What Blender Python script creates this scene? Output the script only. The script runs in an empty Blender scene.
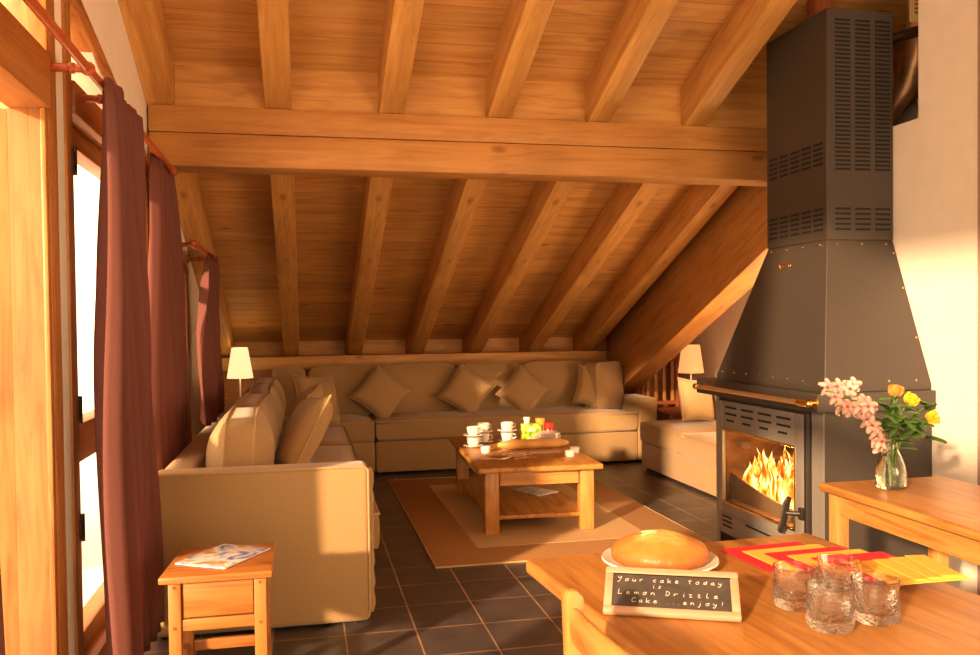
import bpy, bmesh, math, random
from mathutils import Vector, Matrix, Euler
random.seed(7)
PI = math.pi
SC = bpy.context.scene
C = SC.collection

# ------------------------------------------------------------------ camera, world, sun, exposure
def look(yaw, pitch, roll):
    f = Vector((math.sin(yaw)*math.cos(pitch), math.cos(yaw)*math.cos(pitch), -math.sin(pitch)))
    r = Vector((math.cos(yaw), -math.sin(yaw), 0)); u = r.cross(f)
    c, s = math.cos(roll), math.sin(roll)
    r2 = c*r - s*u; u2 = s*r + c*u
    return Matrix(((r2.x, u2.x, -f.x), (r2.y, u2.y, -f.y), (r2.z, u2.z, -f.z))).to_4x4()
cam = bpy.data.cameras.new('camera'); co = bpy.data.objects.new('camera', cam); C.objects.link(co)
co.matrix_world = Matrix.Translation((0, 0, 1.35)) @ look(math.atan(186/860), .0215, .0115)
cam.sensor_width = 36; cam.lens = 36*860/980; cam.shift_y = 13.5/980; cam.clip_start = .05
SC.camera = co

w = bpy.data.worlds.new('sky'); SC.world = w; w.use_nodes = True
bg = w.node_tree.nodes['Background']; bg.inputs[0].default_value = (1, .68, .39, 1); bg.inputs[1].default_value = 4.0

def light(name, kind, loc, energy, color, size=None, size_y=None, aim=None, portal=False):
    l = bpy.data.lights.new(name, kind); l.energy = energy; l.color = color
    o = bpy.data.objects.new(name, l); C.objects.link(o); o.location = loc
    if kind == 'AREA':
        l.shape = 'RECTANGLE'; l.size = size; l.size_y = size_y
        if portal: l.cycles.is_portal = True
    elif kind in ('POINT', 'SPOT') and size: l.shadow_soft_size = size
    if aim is not None:
        o.rotation_euler = Vector(aim).to_track_quat('-Z', 'Y').to_euler()
    return o
SUN_DIR = Vector((.665, .665, -.27)).normalized()
s = light('sun', 'SUN', (-6, -6, 6), 10.5, (1, .62, .33), aim=SUN_DIR); s.data.angle = math.radians(2.5)
# daylight portals in the window openings of the left wall and the rear gable
for y0, y1, z1 in ((-1.6, 1.1, 3.2), (1.25, 3.15, 2.9), (3.27, 4.95, 2.4), (5.2, 6.45, 1.8)):
    light('window_portal', 'AREA', (-.96, (y0+y1)/2, z1/2), 1, (1, 1, 1), z1, y1-y0, aim=(1, 0, 0), portal=True)
light('gable_portal', 'AREA', (1.6, -3.28, 1.4), 1, (1, 1, 1), 3.6, 2.6, aim=(0, 1, 0), portal=True)
# added warm fill lights, all out of view and without fixtures
light('side_fill', 'AREA', (2.9, .3, .95), 100, (1, .66, .36), 1.8, 1.3, aim=(-.80, .42, .36))  # added area light in place of bounce from the sunlit right wall
light('corner_fill', 'POINT', (3.5, 5.55, .80), 50, (1, .64, .34), .22)  # unseen light added behind the stove to brighten the back ceiling
light('rear_fill', 'POINT', (.2, -1.6, 2.3), 18, (1, .6, .3), .25)  # weak fill added behind the viewer

SC.view_settings.view_transform = 'Standard'; SC.view_settings.look = 'None'
SC.view_settings.gamma = 1; SC.view_settings.use_curve_mapping = False
SC.view_settings.exposure = 0.12

# ------------------------------------------------------------------ materials
def nt(name):
    m = bpy.data.materials.new(name); m.use_nodes = True
    return m, m.node_tree, m.node_tree.nodes['Principled BSDF']
def N(t, typ, **kw):
    n = t.nodes.new(typ)
    for k, v in kw.items(): setattr(n, k, v)
    return n
def ramp(t, stops):
    r = N(t, 'ShaderNodeValToRGB'); e = r.color_ramp.elements
    while len(e) < len(stops): e.new(.5)
    for i, (p, c) in enumerate(stops): e[i].position = p; e[i].color = (*c, 1)
    return r
def bump(t, b, src, strength, dist=.01):
    n = N(t, 'ShaderNodeBump'); n.inputs['Strength'].default_value = strength; n.inputs['Distance'].default_value = dist
    t.links.new(src, n.inputs['Height']); t.links.new(n.outputs[0], b.inputs['Normal']); return n
def plain(name, col, rough=.6, metal=0, spec=.5, noise=0, nscale=60, bmp=0, sheen=0):
    m, t, b = nt(name)
    b.inputs['Base Color'].default_value = (*col, 1); b.inputs['Roughness'].default_value = rough
    b.inputs['Metallic'].default_value = metal; b.inputs['Specular IOR Level'].default_value = spec
    if sheen: b.inputs['Sheen Weight'].default_value = sheen
    if noise or bmp:
        tc = N(t, 'ShaderNodeTexCoord'); n = N(t, 'ShaderNodeTexNoise'); n.inputs['Scale'].default_value = nscale; n.inputs['Detail'].default_value = 4
        t.links.new(tc.outputs['Object'], n.inputs['Vector'])
        if noise:
            r = ramp(t, [(.3, tuple(c*(1-noise) for c in col)), (.7, tuple(min(1, c*(1+noise)) for c in col))])
            t.links.new(n.outputs[0], r.inputs[0]); t.links.new(r.outputs[0], b.inputs['Base Color'])
        if bmp: bump(t, b, n.outputs[0], bmp)
    return m
def wood(name, light_c, dark_c, axis='x', rough=.5, scale=1.0, knots=True, boards=None, bmp=.15):
    """grain runs along axis; boards=(axis across, width) adds tongue and groove"""
    m, t, b = nt(name); L = t.links
    tc = N(t, 'ShaderNodeTexCoord'); mp = N(t, 'ShaderNodeMapping'); L.new(tc.outputs['Object'], mp.inputs[0])
    sc = {'x': (1.2, 14, 14), 'y': (14, 1.2, 14), 'z': (14, 14, 1.2)}[axis]
    mp.inputs['Scale'].default_value = tuple(v*scale for v in sc)
    vec = mp.outputs[0]
    if boards:
        ax, wd = boards
        sx = N(t, 'ShaderNodeSeparateXYZ'); L.new(tc.outputs['Object'], sx.inputs[0])
        d = N(t, 'ShaderNodeMath', operation='DIVIDE'); d.inputs[1].default_value = wd; L.new(sx.outputs[ax.upper()], d.inputs[0])
        fl = N(t, 'ShaderNodeMath', operation='FLOOR'); L.new(d.outputs[0], fl.inputs[0])
        wn = N(t, 'ShaderNodeTexWhiteNoise', noise_dimensions='1D'); L.new(fl.outputs[0], wn.inputs['W'])
        off = N(t, 'ShaderNodeVectorMath', operation='MULTIPLY_ADD'); L.new(wn.outputs['Color'], off.inputs[0])
        off.inputs[1].default_value = (40, 40, 40); L.new(mp.outputs[0], off.inputs[2]); vec = off.outputs[0]
    n = N(t, 'ShaderNodeTexNoise'); n.inputs['Scale'].default_value = 1.6; n.inputs['Detail'].default_value = 6; n.inputs['Distortion'].default_value = 1.2; n.inputs['Roughness'].default_value = .6
    L.new(vec, n.inputs['Vector'])
    mid = tuple((a*.6+c*.4) for a, c in zip(light_c, dark_c))
    r = ramp(t, [(.32, dark_c), (.47, mid), (.62, light_c)]); L.new(n.outputs[0], r.inputs[0])
    col = r.outputs[0]
    # broad blotches
    n2 = N(t, 'ShaderNodeTexNoise'); n2.inputs['Scale'].default_value = 1.7; n2.inputs['Detail'].default_value = 2; L.new(tc.outputs['Object'], n2.inputs['Vector'])
    r2 = ramp(t, [(.35, (.80, .76, .70)), (.65, (1.08, 1.06, 1.04))]); L.new(n2.outputs[0], r2.inputs[0])
    mx = N(t, 'ShaderNodeMixRGB', blend_type='MULTIPLY'); mx.inputs[0].default_value = .8; L.new(col, mx.inputs[1]); L.new(r2.outputs[0], mx.inputs[2]); col = mx.outputs[0]
    if knots:
        mp2 = N(t, 'ShaderNodeMapping'); L.new(tc.outputs['Object'], mp2.inputs[0])
        mp2.inputs['Scale'].default_value = {'x': (2.0, 4.5, 4.5), 'y': (4.5, 2.0, 4.5), 'z': (4.5, 4.5, 2.0)}[axis]
        v = N(t, 'ShaderNodeTexVoronoi'); v.inputs['Scale'].default_value = 1.0; L.new(mp2.outputs[0], v.inputs['Vector'])
        r3 = ramp(t, [(.0, (.38, .25, .16)), (.06, (.62, .5, .4)), (.12, (1, 1, 1))]); L.new(v.outputs['Distance'], r3.inputs[0])
        mk = N(t, 'ShaderNodeMixRGB', blend_type='MULTIPLY'); mk.inputs[0].default_value = .85; L.new(col, mk.inputs[1]); L.new(r3.outputs[0], mk.inputs[2]); col = mk.outputs[0]
    if boards:
        r4 = ramp(t, [(0, (.88, .86, .84)), (1, (1.08, 1.07, 1.05))]); L.new(wn.outputs['Value'], r4.inputs[0])
        mb = N(t, 'ShaderNodeMixRGB', blend_type='MULTIPLY'); mb.inputs[0].default_value = .9; L.new(col, mb.inputs[1]); L.new(r4.outputs[0], mb.inputs[2]); col = mb.outputs[0]
        fr = N(t, 'ShaderNodeMath', operation='FRACT'); L.new(d.outputs[0], fr.inputs[0])
        r5 = ramp(t, [(0, (.45, .35, .28)), (.03, (.55, .45, .36)), (.06, (1, 1, 1))]); L.new(fr.outputs[0], r5.inputs[0])
        mg = N(t, 'ShaderNodeMixRGB', blend_type='MULTIPLY'); mg.inputs[0].default_value = .55; L.new(col, mg.inputs[1]); L.new(r5.outputs[0], mg.inputs[2]); col = mg.outputs[0]
    L.new(col, b.inputs['Base Color']); b.inputs['Roughness'].default_value = rough
    bump(t, b, n.outputs[0], bmp, .004)
    return m

PINE_L, PINE_D = (.69, .375, .115), (.50, .225, .05)
M = {}
for a in 'xyz':
    M['beam_'+a] = wood('beam_wood_'+a, PINE_L, PINE_D, a, .55)
    M['oak_'+a] = wood('furniture_wood_'+a, (.58, .29, .08), (.34, .135, .03), a, .36, 1.1)
    M['frame_'+a] = wood('window_wood_'+a, (.50, .22, .06), (.30, .10, .025), a, .4, 1, False)
    M['jamb'] = wood('pale_window_wood', (.38, .165, .05), (.24, .085, .02), 'z', .35, 1, False)
    M['pine_'+a] = wood('orange_pine_'+a, (.50, .205, .05), (.34, .115, .022), a, .4, 1.2)
    M['red_'+a] = wood('redbrown_wood_'+a, (.35, .11, .04), (.2, .05, .02), a, .4, 1, False)
M['purlin'] = wood('crossbeam_wood', (.60, .30, .085), (.44, .185, .045), 'x', .55, .8)
M['principal'] = wood('principal_wood', (.56, .27, .075), (.40, .16, .035), 'y', .55, .8)
M['ceiling'] = wood('ceiling_boards', (.72, .41, .14), (.53, .25, .065), 'x', .6, .8, True, ('y', .135))
M['panel'] = wood('wall_panel', (.55, .24, .08), (.38, .14, .04), 'x', .5, .8, True, ('z', .14))
M['fence'] = wood('outdoor_planks', (.75, .42, .18), (.5, .24, .08), 'z', .7, .8, True, ('x', .16))
M['plaster'] = plain('white_plaster', (.86, .80, .72), .9, noise=.03, nscale=9, bmp=.05)
M['sofa'] = plain('khaki_fabric', (.385, .248, .11), .95, noise=.10, nscale=160, bmp=.25, sheen=.3)
M['cushion'] = plain('khaki_cushion_fabric', (.415, .268, .12), .95, noise=.08, nscale=140, bmp=.2, sheen=.3)
M['piping'] = plain('piping_cord', (.46, .32, .16), .8)
M['stove'] = plain('grey_steel', (.060, .050, .043), .5, .2, noise=.04, nscale=30)
M['stove_dark'] = plain('dark_steel', (.035, .03, .028), .4, .3)
M['door_steel'] = plain('pale_grey_steel', (.25, .235, .22), .5, .2, noise=.04, nscale=30)
M['slot'] = plain('slot_black', (.008, .006, .005), .8)
M['brass'] = plain('brass', (.85, .58, .22), .22, 1)
M['chrome'] = plain('chrome', (.95, .82, .72), .38, 1)
M['copper'] = plain('copper_pipe', (.65, .42, .25), .5, .8, noise=.3, nscale=8)
M['rod'] = plain('red_stained_rod', (.42, .09, .025), .3)
M['white_china'] = plain('white_china', (.88, .85, .8), .15)
M['iron'] = plain('black_iron', (.05, .03, .02), .5, .5)
M['linen'] = plain('ivory_shade', (.8, .7, .5), .8)

def floor_mat():
    m, t, b = nt('slate_tiles'); L = t.links
    tc = N(t, 'ShaderNodeTexCoord'); mp = N(t, 'ShaderNodeMapping'); L.new(tc.outputs['Object'], mp.inputs[0])
    mp.inputs['Location'].default_value = (-.461+.3065*3, -3.435+.3215*20, 0)
    br = N(t, 'ShaderNodeTexBrick'); br.offset = 0; br.squash = 1
    L.new(mp.outputs[0], br.inputs['Vector'])
    for k, v in (('Scale', 1), ('Mortar Size', .0045), ('Mortar Smooth', .3), ('Bias', 0), ('Brick Width', .3065), ('Row Height', .3215)): br.inputs[k].default_value = v
    br.inputs['Color1'].default_value = (.066, .058, .060, 1); br.inputs['Color2'].default_value = (.088, .074, .074, 1); br.inputs['Mortar'].default_value = (.34, .235, .155, 1)
    n = N(t, 'ShaderNodeTexNoise'); n.inputs['Scale'].default_value = 7; n.inputs['Detail'].default_value = 8; L.new(tc.outputs['Object'], n.inputs['Vector'])
    r = ramp(t, [(.3, (.7, .7, .72)), (.7, (1.3, 1.22, 1.15))]); L.new(n.outputs[0], r.inputs[0])
    mx = N(t, 'ShaderNodeMixRGB', blend_type='MULTIPLY'); mx.inputs[0].default_value = 1; L.new(br.outputs['Color'], mx.inputs[1]); L.new(r.outputs[0], mx.inputs[2])
    L.new(mx.outputs[0], b.inputs['Base Color']); b.inputs['Roughness'].default_value = .38
    ad = N(t, 'ShaderNodeMath', operation='MULTIPLY_ADD'); L.new(n.outputs[0], ad.inputs[0]); ad.inputs[1].default_value = .5
    inv = N(t, 'ShaderNodeMath', operation='SUBTRACT'); inv.inputs[0].default_value = 1; L.new(br.outputs['Fac'], inv.inputs[1]); L.new(inv.outputs[0], ad.inputs[2])
    bump(t, b, ad.outputs[0], .35, .006)
    return m
def glass_pane():
    m = bpy.data.materials.new('window_glass'); m.use_nodes = True; t = m.node_tree; t.nodes.clear()
    o = N(t, 'ShaderNodeOutputMaterial'); mx = N(t, 'ShaderNodeMixShader'); tr = N(t, 'ShaderNodeBsdfTransparent'); gl = N(t, 'ShaderNodeBsdfGlossy')
    gl.inputs['Roughness'].default_value = .02; mx.inputs[0].default_value = .05
    t.links.new(tr.outputs[0], mx.inputs[1]); t.links.new(gl.outputs[0], mx.inputs[2]); t.links.new(mx.outputs[0], o.inputs[0])
    return m
def real_glass(name, col=(1, 1, 1), bmp=0, scale=60, rough=0):
    m, t, b = nt(name)
    b.inputs['Base Color'].default_value = (*col, 1); b.inputs['Roughness'].default_value = rough; b.inputs['Transmission Weight'].default_value = 1; b.inputs['IOR'].default_value = 1.45
    if bmp:
        tc = N(t, 'ShaderNodeTexCoord'); n = N(t, 'ShaderNodeTexNoise'); n.inputs['Scale'].default_value = scale; t.links.new(tc.outputs['Object'], n.inputs['Vector'])
        sx = N(t, 'ShaderNodeSeparateXYZ'); t.links.new(tc.outputs['Object'], sx.inputs[0])
        mr = N(t, 'ShaderNodeMapRange'); mr.inputs['From Min'].default_value = .045; mr.inputs['From Max'].default_value = .075; mr.inputs['To Min'].default_value = 1; mr.inputs['To Max'].default_value = 0
        t.links.new(sx.outputs['Z'], mr.inputs['Value']); mu = N(t, 'ShaderNodeMath', operation='MULTIPLY'); t.links.new(n.outputs[0], mu.inputs[0]); t.links.new(mr.outputs[0], mu.inputs[1])
        bump(t, b, mu.outputs[0], bmp, .02)
    return m
def cloth_translucent(name, col, tcol, fac=.35):
    m = bpy.data.materials.new(name); m.use_nodes = True; t = m.node_tree; t.nodes.clear()
    o = N(t, 'ShaderNodeOutputMaterial'); mx = N(t, 'ShaderNodeMixShader'); a = N(t, 'ShaderNodeBsdfDiffuse'); c = N(t, 'ShaderNodeBsdfTranslucent')
    tc = N(t, 'ShaderNodeTexCoord'); n = N(t, 'ShaderNodeTexNoise'); n.inputs['Scale'].default_value = 200; t.links.new(tc.outputs['Object'], n.inputs['Vector'])
    r = ramp(t, [(.3, tuple(v*.9 for v in col)), (.7, tuple(v*1.1 for v in col))]); t.links.new(n.outputs[0], r.inputs[0]); t.links.new(r.outputs[0], a.inputs[0])
    c.inputs[0].default_value = (*tcol, 1); mx.inputs[0].default_value = fac
    t.links.new(a.outputs[0], mx.inputs[1]); t.links.new(c.outputs[0], mx.inputs[2]); t.links.new(mx.outputs[0], o.inputs[0])
    return m
def emit(name, stops, strength, scale=(6, 6, 3), axis='noise'):
    m = bpy.data.materials.new(name); m.use_nodes = True; t = m.node_tree; t.nodes.clear()
    o = N(t, 'ShaderNodeOutputMaterial'); e = N(t, 'ShaderNodeEmission'); e.inputs[1].default_value = strength
    tc = N(t, 'ShaderNodeTexCoord'); mp = N(t, 'ShaderNodeMapping'); mp.inputs['Scale'].default_value = scale; t.links.new(tc.outputs['Object'], mp.inputs[0])
    n = N(t, 'ShaderNodeTexNoise'); n.inputs['Scale'].default_value = 1; n.inputs['Detail'].default_value = 3; n.inputs['Distortion'].default_value = .6; t.links.new(mp.outputs[0], n.inputs['Vector'])
    r = ramp(t, stops); t.links.new(n.outputs[0], r.inputs[0]); t.links.new(r.outputs[0], e.inputs[0]); t.links.new(e.outputs[0], o.inputs[0])
    return m
M['floor'] = floor_mat(); M['pane'] = glass_pane()
M['tumbler'] = real_glass('bubbled_glass', (1, 1, 1), .30, 110)
M['vase'] = real_glass('vase_glass', (.93, .98, .9))
M['curtain'] = cloth_translucent('mauve_curtain', (.21, .088, .076), (.36, .16, .13), .25)
M['flame'] = emit('flame', [(.36, (.55, .05, .0)), (.44, (1, .20, .01)), (.52, (1, .48, .06)), (.62, (1, .82, .35))], 2.2, (26, 26, 9))
M['ember'] = emit('ember', [(.4, (.03, .01, .005)), (.55, (.9, .12, .01)), (.7, (1, .5, .1))], 1.5, (30, 30, 30))
def shade_mat(name, col, strength, glow):
    m, t, b = nt(name); b.inputs['Base Color'].default_value = (*col, 1); b.inputs['Roughness'].default_value = .8
    b.inputs['Emission Color'].default_value = (*glow, 1); b.inputs['Emission Strength'].default_value = strength
    return m
M['shade_ivory'] = shade_mat('glowing_ivory_shade', (.8, .68, .45), 1.0, (1, .74, .36))
M['shade_peach'] = shade_mat('glowing_peach_shade', (.42, .2, .09), .95, (1, .40, .13))

# ------------------------------------------------------------------ mesh helpers
class MB:
    def __init__(s): s.bm = bmesh.new()
    def _merge(s, b2, Mx=None, mi=0):
        if Mx is not None: b2.transform(Mx)
        vm = {v: s.bm.verts.new(v.co) for v in b2.verts}
        for f in b2.faces:
            try: nf = s.bm.faces.new([vm[v] for v in f.verts]); nf.material_index = mi
            except ValueError: pass
        b2.free(); return s
    def box(s, x0, x1, y0, y1, z0, z1, bev=0, seg=2, Mx=None, mi=0):
        b = bmesh.new(); bmesh.ops.create_cube(b, size=1)
        for v in b.verts: v.co = Vector(((x0+x1)/2+v.co.x*(x1-x0), (y0+y1)/2+v.co.y*(y1-y0), (z0+z1)/2+v.co.z*(z1-z0)))
        if bev: bmesh.ops.bevel(b, geom=b.edges[:], offset=bev, segments=seg, affect='EDGES', profile=.5)
        return s._merge(b, Mx, mi)
    def prism(s, poly, axis, a, c, bev=0, Mx=None, mi=0):
        b = bmesh.new()
        def P(u, v, w): return {'x': (w, u, v), 'y': (u, w, v), 'z': (u, v, w)}[axis]
        A = [b.verts.new(P(u, v, a)) for u, v in poly]; B = [b.verts.new(P(u, v, c)) for u, v in poly]; n = len(poly)
        b.faces.new(A); b.faces.new(B[::-1])
        for i in range(n): b.faces.new((A[i], B[i], B[(i+1) % n], A[(i+1) % n]))
        bmesh.ops.recalc_face_normals(b, faces=b.faces[:])
        if bev: bmesh.ops.bevel(b, geom=b.edges[:], offset=bev, segments=2, affect='EDGES', profile=.5)
        return s._merge(b, Mx, mi)
    def tube(s, pts, r, seg=10, closed=False, Mx=None, mi=0, flat=1.0):
        b = bmesh.new(); pts = [Vector(p) for p in pts]; n = len(pts); rings = []; up = None
        for i, p in enumerate(pts):
            if closed: d = pts[(i+1) % n]-pts[i-1]
            else: d = pts[min(i+1, n-1)]-pts[max(i-1, 0)]
            if d.length < 1e-9: d = Vector((0, 0, 1))
            d.normalize()
            if up is None: up = Vector((0, 0, 1)) if abs(d.z) < .9 else Vector((1, 0, 0))
            a = d.cross(up)
            if a.length < 1e-6: a = d.orthogonal()
            a.normalize(); c = a.cross(d).normalized(); up = c
            rr = r[i] if isinstance(r, (list, tuple)) else r
            rings.append([b.verts.new(p+a*math.cos(2*PI*k/seg)*rr+c*math.sin(2*PI*k/seg)*rr*flat) for k in range(seg)])
        for i in range(n if closed else n-1):
            A, B = rings[i], rings[(i+1) % n]
            for k in range(seg): b.faces.new((A[k], A[(k+1) % seg], B[(k+1) % seg], B[k]))
        if not closed: b.faces.new(rings[0][::-1]); b.faces.new(rings[-1])
        bmesh.ops.recalc_face_normals(b, faces=b.faces[:])
        return s._merge(b, Mx, mi)
    def lathe(s, prof, seg=32, c=(0, 0, 0), Mx=None, mi=0, wob=None):
        b = bmesh.new(); rings = []
        for r, z in prof:
            if r < 1e-6: rings.append([b.verts.new((0, 0, z))])
            else: rings.append([b.verts.new((r*math.cos(2*PI*k/seg)*(1+(wob(k, z) if wob else 0)), r*math.sin(2*PI*k/seg)*(1+(wob(k, z) if wob else 0)), z)) for k in range(seg)])
        for A, B in zip(rings, rings[1:]):
            for k in range(seg):
                q = (k+1) % seg
                if len(A) == 1 and len(B) == 1: continue
                if len(A) == 1: b.faces.new((A[0], B[k], B[q]))
                elif len(B) == 1: b.faces.new((A[k], A[q], B[0]))
                else: b.faces.new((A[k], A[q], B[q], B[k]))
        bmesh.ops.recalc_face_normals(b, faces=b.faces[:])
        b.transform(Matrix.Translation(c)); return s._merge(b, Mx, mi)
    def ball(s, c, r, seg=12, Mx=None, mi=0, sc=(1, 1, 1)):
        b = bmesh.new(); bmesh.ops.create_uvsphere(b, u_segments=seg, v_segments=max(6, seg//2+1), radius=r)
        b.transform(Matrix.Translation(c) @ Matrix.Diagonal((*sc, 1))); return s._merge(b, Mx, mi)
    def grid(s, fn, nu, nv, Mx=None, mi=0, wrapu=False):
        b = bmesh.new(); g = [[b.verts.new(fn(i/nu, j/nv)) for j in range(nv+1)] for i in range(nu+1)]
        for i in range(nu):
            for j in range(nv): b.faces.new((g[i][j], g[i+1][j], g[i+1][j+1], g[i][j+1]))
        return s._merge(b, Mx, mi)
    def build(s, name, mat, parent=None, loc=(0, 0, 0), rot=None, ang=40, sub=0, solid=0):
        bmesh.ops.remove_doubles(s.bm, verts=s.bm.verts[:], dist=1e-5)
        me = bpy.data.meshes.new(name); s.bm.to_mesh(me); s.bm.free()
        for mm in (mat if isinstance(mat, (list, tuple)) else [mat]): me.materials.append(mm)
        me.polygons.foreach_set('use_smooth', [True]*len(me.polygons)); me.set_sharp_from_angle(angle=math.radians(ang))
        o = bpy.data.objects.new(name, me); C.objects.link(o); o.location = loc
        if rot: o.rotation_euler = rot
        if parent: o.parent = parent
        if solid: md = o.modifiers.new('thick', 'SOLIDIFY'); md.thickness = solid; md.offset = 0
        if sub: md = o.modifiers.new('sub', 'SUBSURF'); md.levels = sub; md.render_levels = sub
        return o
def tag(o, label, cat, group=None):
    o['label'] = label; o['category'] = cat
    if group: o['group'] = group
    elif 'group' in o: del o['group']
    return o
def thing(name, label, cat, loc=(0, 0, 0), rz=0, group=None):
    o = bpy.data.objects.new(name, None); C.objects.link(o); o.location = loc; o.rotation_euler = (0, 0, rz); o.empty_display_size = .1
    return tag(o, label, cat, group)
def struct(o): o['kind'] = 'structure'; return o
def dup(root, loc, rz=0, label=None, group=None, rot=None, scale=None):
    r = root.copy(); C.objects.link(r); r.location = loc; r.rotation_euler = rot or (0, 0, rz)
    r.scale = scale or (1, 1, 1)
    if label: r['label'] = label
    if group: r['group'] = group
    for ch in list(root.children):
        c = ch.copy(); C.objects.link(c); c.parent = r
        for g in ch.children:
            d = g.copy(); C.objects.link(d); d.parent = c
    return r
def puff(w, h, t, bulge, n=12, corner=.06):
    """box cushion, centre at origin: w along x, h along z, band thickness t along y; both faces bulge"""
    m = MB(); 
    def outline(a):
        c, s_ = math.cos(a), math.sin(a); k = (abs(c)**7+abs(s_)**7)**(-1/7)
        return c*k, s_*k
    na = 48; rings = []
    b = bmesh.new()
    def ring(f, y, yb):
        R = []
        for i in range(na):
            u, v = outline(2*PI*i/na+PI/4); R.append(b.verts.new((u*w/2*f, y+yb, v*h/2*f)))
        return R
    prof = []
    for f in (0.0, .25, .5, .7, .85, .94, 1.0): prof.append((f, -(t/2+bulge*(1-f**2.5))))
    for f in (1.0, .94, .85, .7, .5, .25, 0.0): prof.append((f, (t/2+bulge*(1-f**2.5))))
    for f, y in prof:
        rings.append([b.verts.new((0, y, 0))] if f == 0 else ring(f, y, 0))
    for A, B in zip(rings, rings[1:]):
        for k in range(na):
            q = (k+1) % na
            if len(A) == 1: b.faces.new((A[0], B[k], B[q]))
            elif len(B) == 1: b.faces.new((A[k], A[q], B[0]))
            else: b.faces.new((A[k], A[q], B[q], B[k]))
    bmesh.ops.recalc_face_normals(b, faces=b.faces[:]); m._merge(b)
    p = MB()
    for y in (-t/2, t/2):
        p.tube([(outline(2*PI*i/na+PI/4)[0]*w/2, y, outline(2*PI*i/na+PI/4)[1]*h/2) for i in range(na)], .006, 6, True)
    return m, p
def pillow(w, h, t):
    """knife-edge pillow with pinched sides, in the xz plane"""
    m = MB(); n = 16
    def P(u, v, sgn):
        a, c = 2*u-1, 2*v-1
        x = w/2*a*(1-.10*(1-c*c)*abs(a)**3); z = h/2*c*(1-.10*(1-a*a)*abs(c)**3)
        y = sgn*t/2*max(0, (1-a**4)*(1-c**4))**.55
        y += .006*math.sin(5*a+2*c)*(1-a*a)*(1-c*c)
        return (x, y, z)
    for sg in (-1, 1): m.grid(lambda u, v: P(u, v, sg), n, n)
    bmesh.ops.remove_doubles(m.bm, verts=m.bm.verts[:], dist=1e-4); bmesh.ops.recalc_face_normals(m.bm, faces=m.bm.faces[:])
    p = MB(); pts = [P(i/n, 0, 1) for i in range(n)]+[P(1, i/n, 1) for i in range(n)]+[P(1-i/n, 1, 1) for i in range(n)]+[P(0, 1-i/n, 1) for i in range(n)]
    p.tube(pts, .006, 6, True)
    return m, p

# ------------------------------------------------------------------ the shell
SL = .414; ANG = math.atan(SL)
zu = lambda y: 4.596-SL*y          # underside of the rafters
zc = lambda y: 4.85-SL*y           # boards
RIDGE = -.5
struct(MB().box(-.85, 4.1, -3.4, 9.0, -.12, 0).build('floor', M['floor']))
snow = plain('bright_ground', (.9, .9, .9), .9, noise=.03, nscale=3)
struct(MB().box(-14, -1.02, -14, 14, -.35, -.12).build('ground', snow))
cb = MB(); cb.prism([(9.0, zc(9.0)), (9.0, zc(9.0)+.05), (RIDGE, zc(RIDGE)+.05), (RIDGE, zc(RIDGE))], 'x', -1.05, 4.1)
cb.prism([(RIDGE, zc(RIDGE)), (RIDGE, zc(RIDGE)+.05), (-3.45, zc(RIDGE)+.05-SL*2.95), (-3.45, zc(RIDGE)-SL*2.95)], 'x', -1.05, 4.1)
struct(cb.build('ceiling', M['ceiling']))
# left wall: plaster piers, raked pieces over the openings
WX0, WX1 = -.93, -.81
zr = lambda y: 3.985-SL*y
wl = MB(); top = lambda y: (zc(y) if y > RIDGE else zc(RIDGE)-SL*(RIDGE-y))+.02
def yz(pts): wl.prism(pts, 'x', WX0, WX1)
for a, b_ in ((-3.4, -1.6), (1.1, 1.25), (3.15, 3.27), (4.95, 5.2), (6.45, 9.0)):
    mid = [(RIDGE, top(RIDGE))] if a < RIDGE < b_ else []
    yz([(a, 0), (b_, 0), (b_, top(b_))]+mid+[(a, top(a))])
yz([(-1.6, 3.3), (1.1, 3.3), (1.1, top(1.1)), (RIDGE, top(RIDGE)), (-1.6, top(-1.6))])
yz([(1.25, zr(1.25)), (3.15, zr(3.15)), (3.15, top(3.15)), (1.25, top(1.25))])
yz([(3.27, zr(3.27)), (4.22, 2.24), (4.95, 2.24), (4.95, top(4.95)), (3.27, top(3.27))])
yz([(5.2, 1.95), (6.45, 1.76), (6.45, top(6.45)), (5.2, top(5.2))])
struct(wl.build('wall_left', M['plaster']))
# knee wall at the back, clad in boards; plaster right of the big rafter
struct(MB().box(-.81, 3.95, 8.6, 8.95, 0, 1.04).build('wall_back', M['panel']))
wr = MB(); wr.prism([(5.1, 0), (9.0, 0), (9.0, top(9.0)), (5.1, top(5.1))], 'x', 3.95, 4.1)
struct(wr.build('wall_right', M['plaster']))
# stub wall with the flue shaft behind it, cut open at the top
SX = 2.985
ws = MB(); ws.box(SX, SX+.1, 3.33, 5.1, 0, 2.336)
ws.prism([(3.33, 2.336), (3.726, 2.336), (3.726, top(3.726)), (3.33, top(3.33))], 'x', SX, SX+.1)
ws.prism([(4.7, 2.336), (5.1, 2.336), (5.1, top(5.1)), (4.7, top(4.7))], 'x', SX, SX+.1)
ws.prism([(3.33, 0), (3.43, 0), (3.43, top(3.43)), (3.33, top(3.33))], 'x', SX+.1, 3.95)
ws.prism([(5.0, 0), (5.1, 0), (5.1, top(5.1)), (5.0, top(5.0))], 'x', SX+.1, 3.95)
ws.prism([(3.43, 0), (5.0, 0), (5.0, top(5.0)), (3.43, top(3.43))], 'x', 3.75, 3.95)
struct(ws.build('wall_chimney', M['plaster']))
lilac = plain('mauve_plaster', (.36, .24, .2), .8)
wn = MB(); wn.prism([(-3.4, 0), (3.23, 0), (3.23, top(3.23)), (RIDGE, top(RIDGE)), (-3.4, top(-3.4))], 'x', 3.05, 3.15)
struct(wn.build('wall_right_near', M['plaster']))
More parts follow.
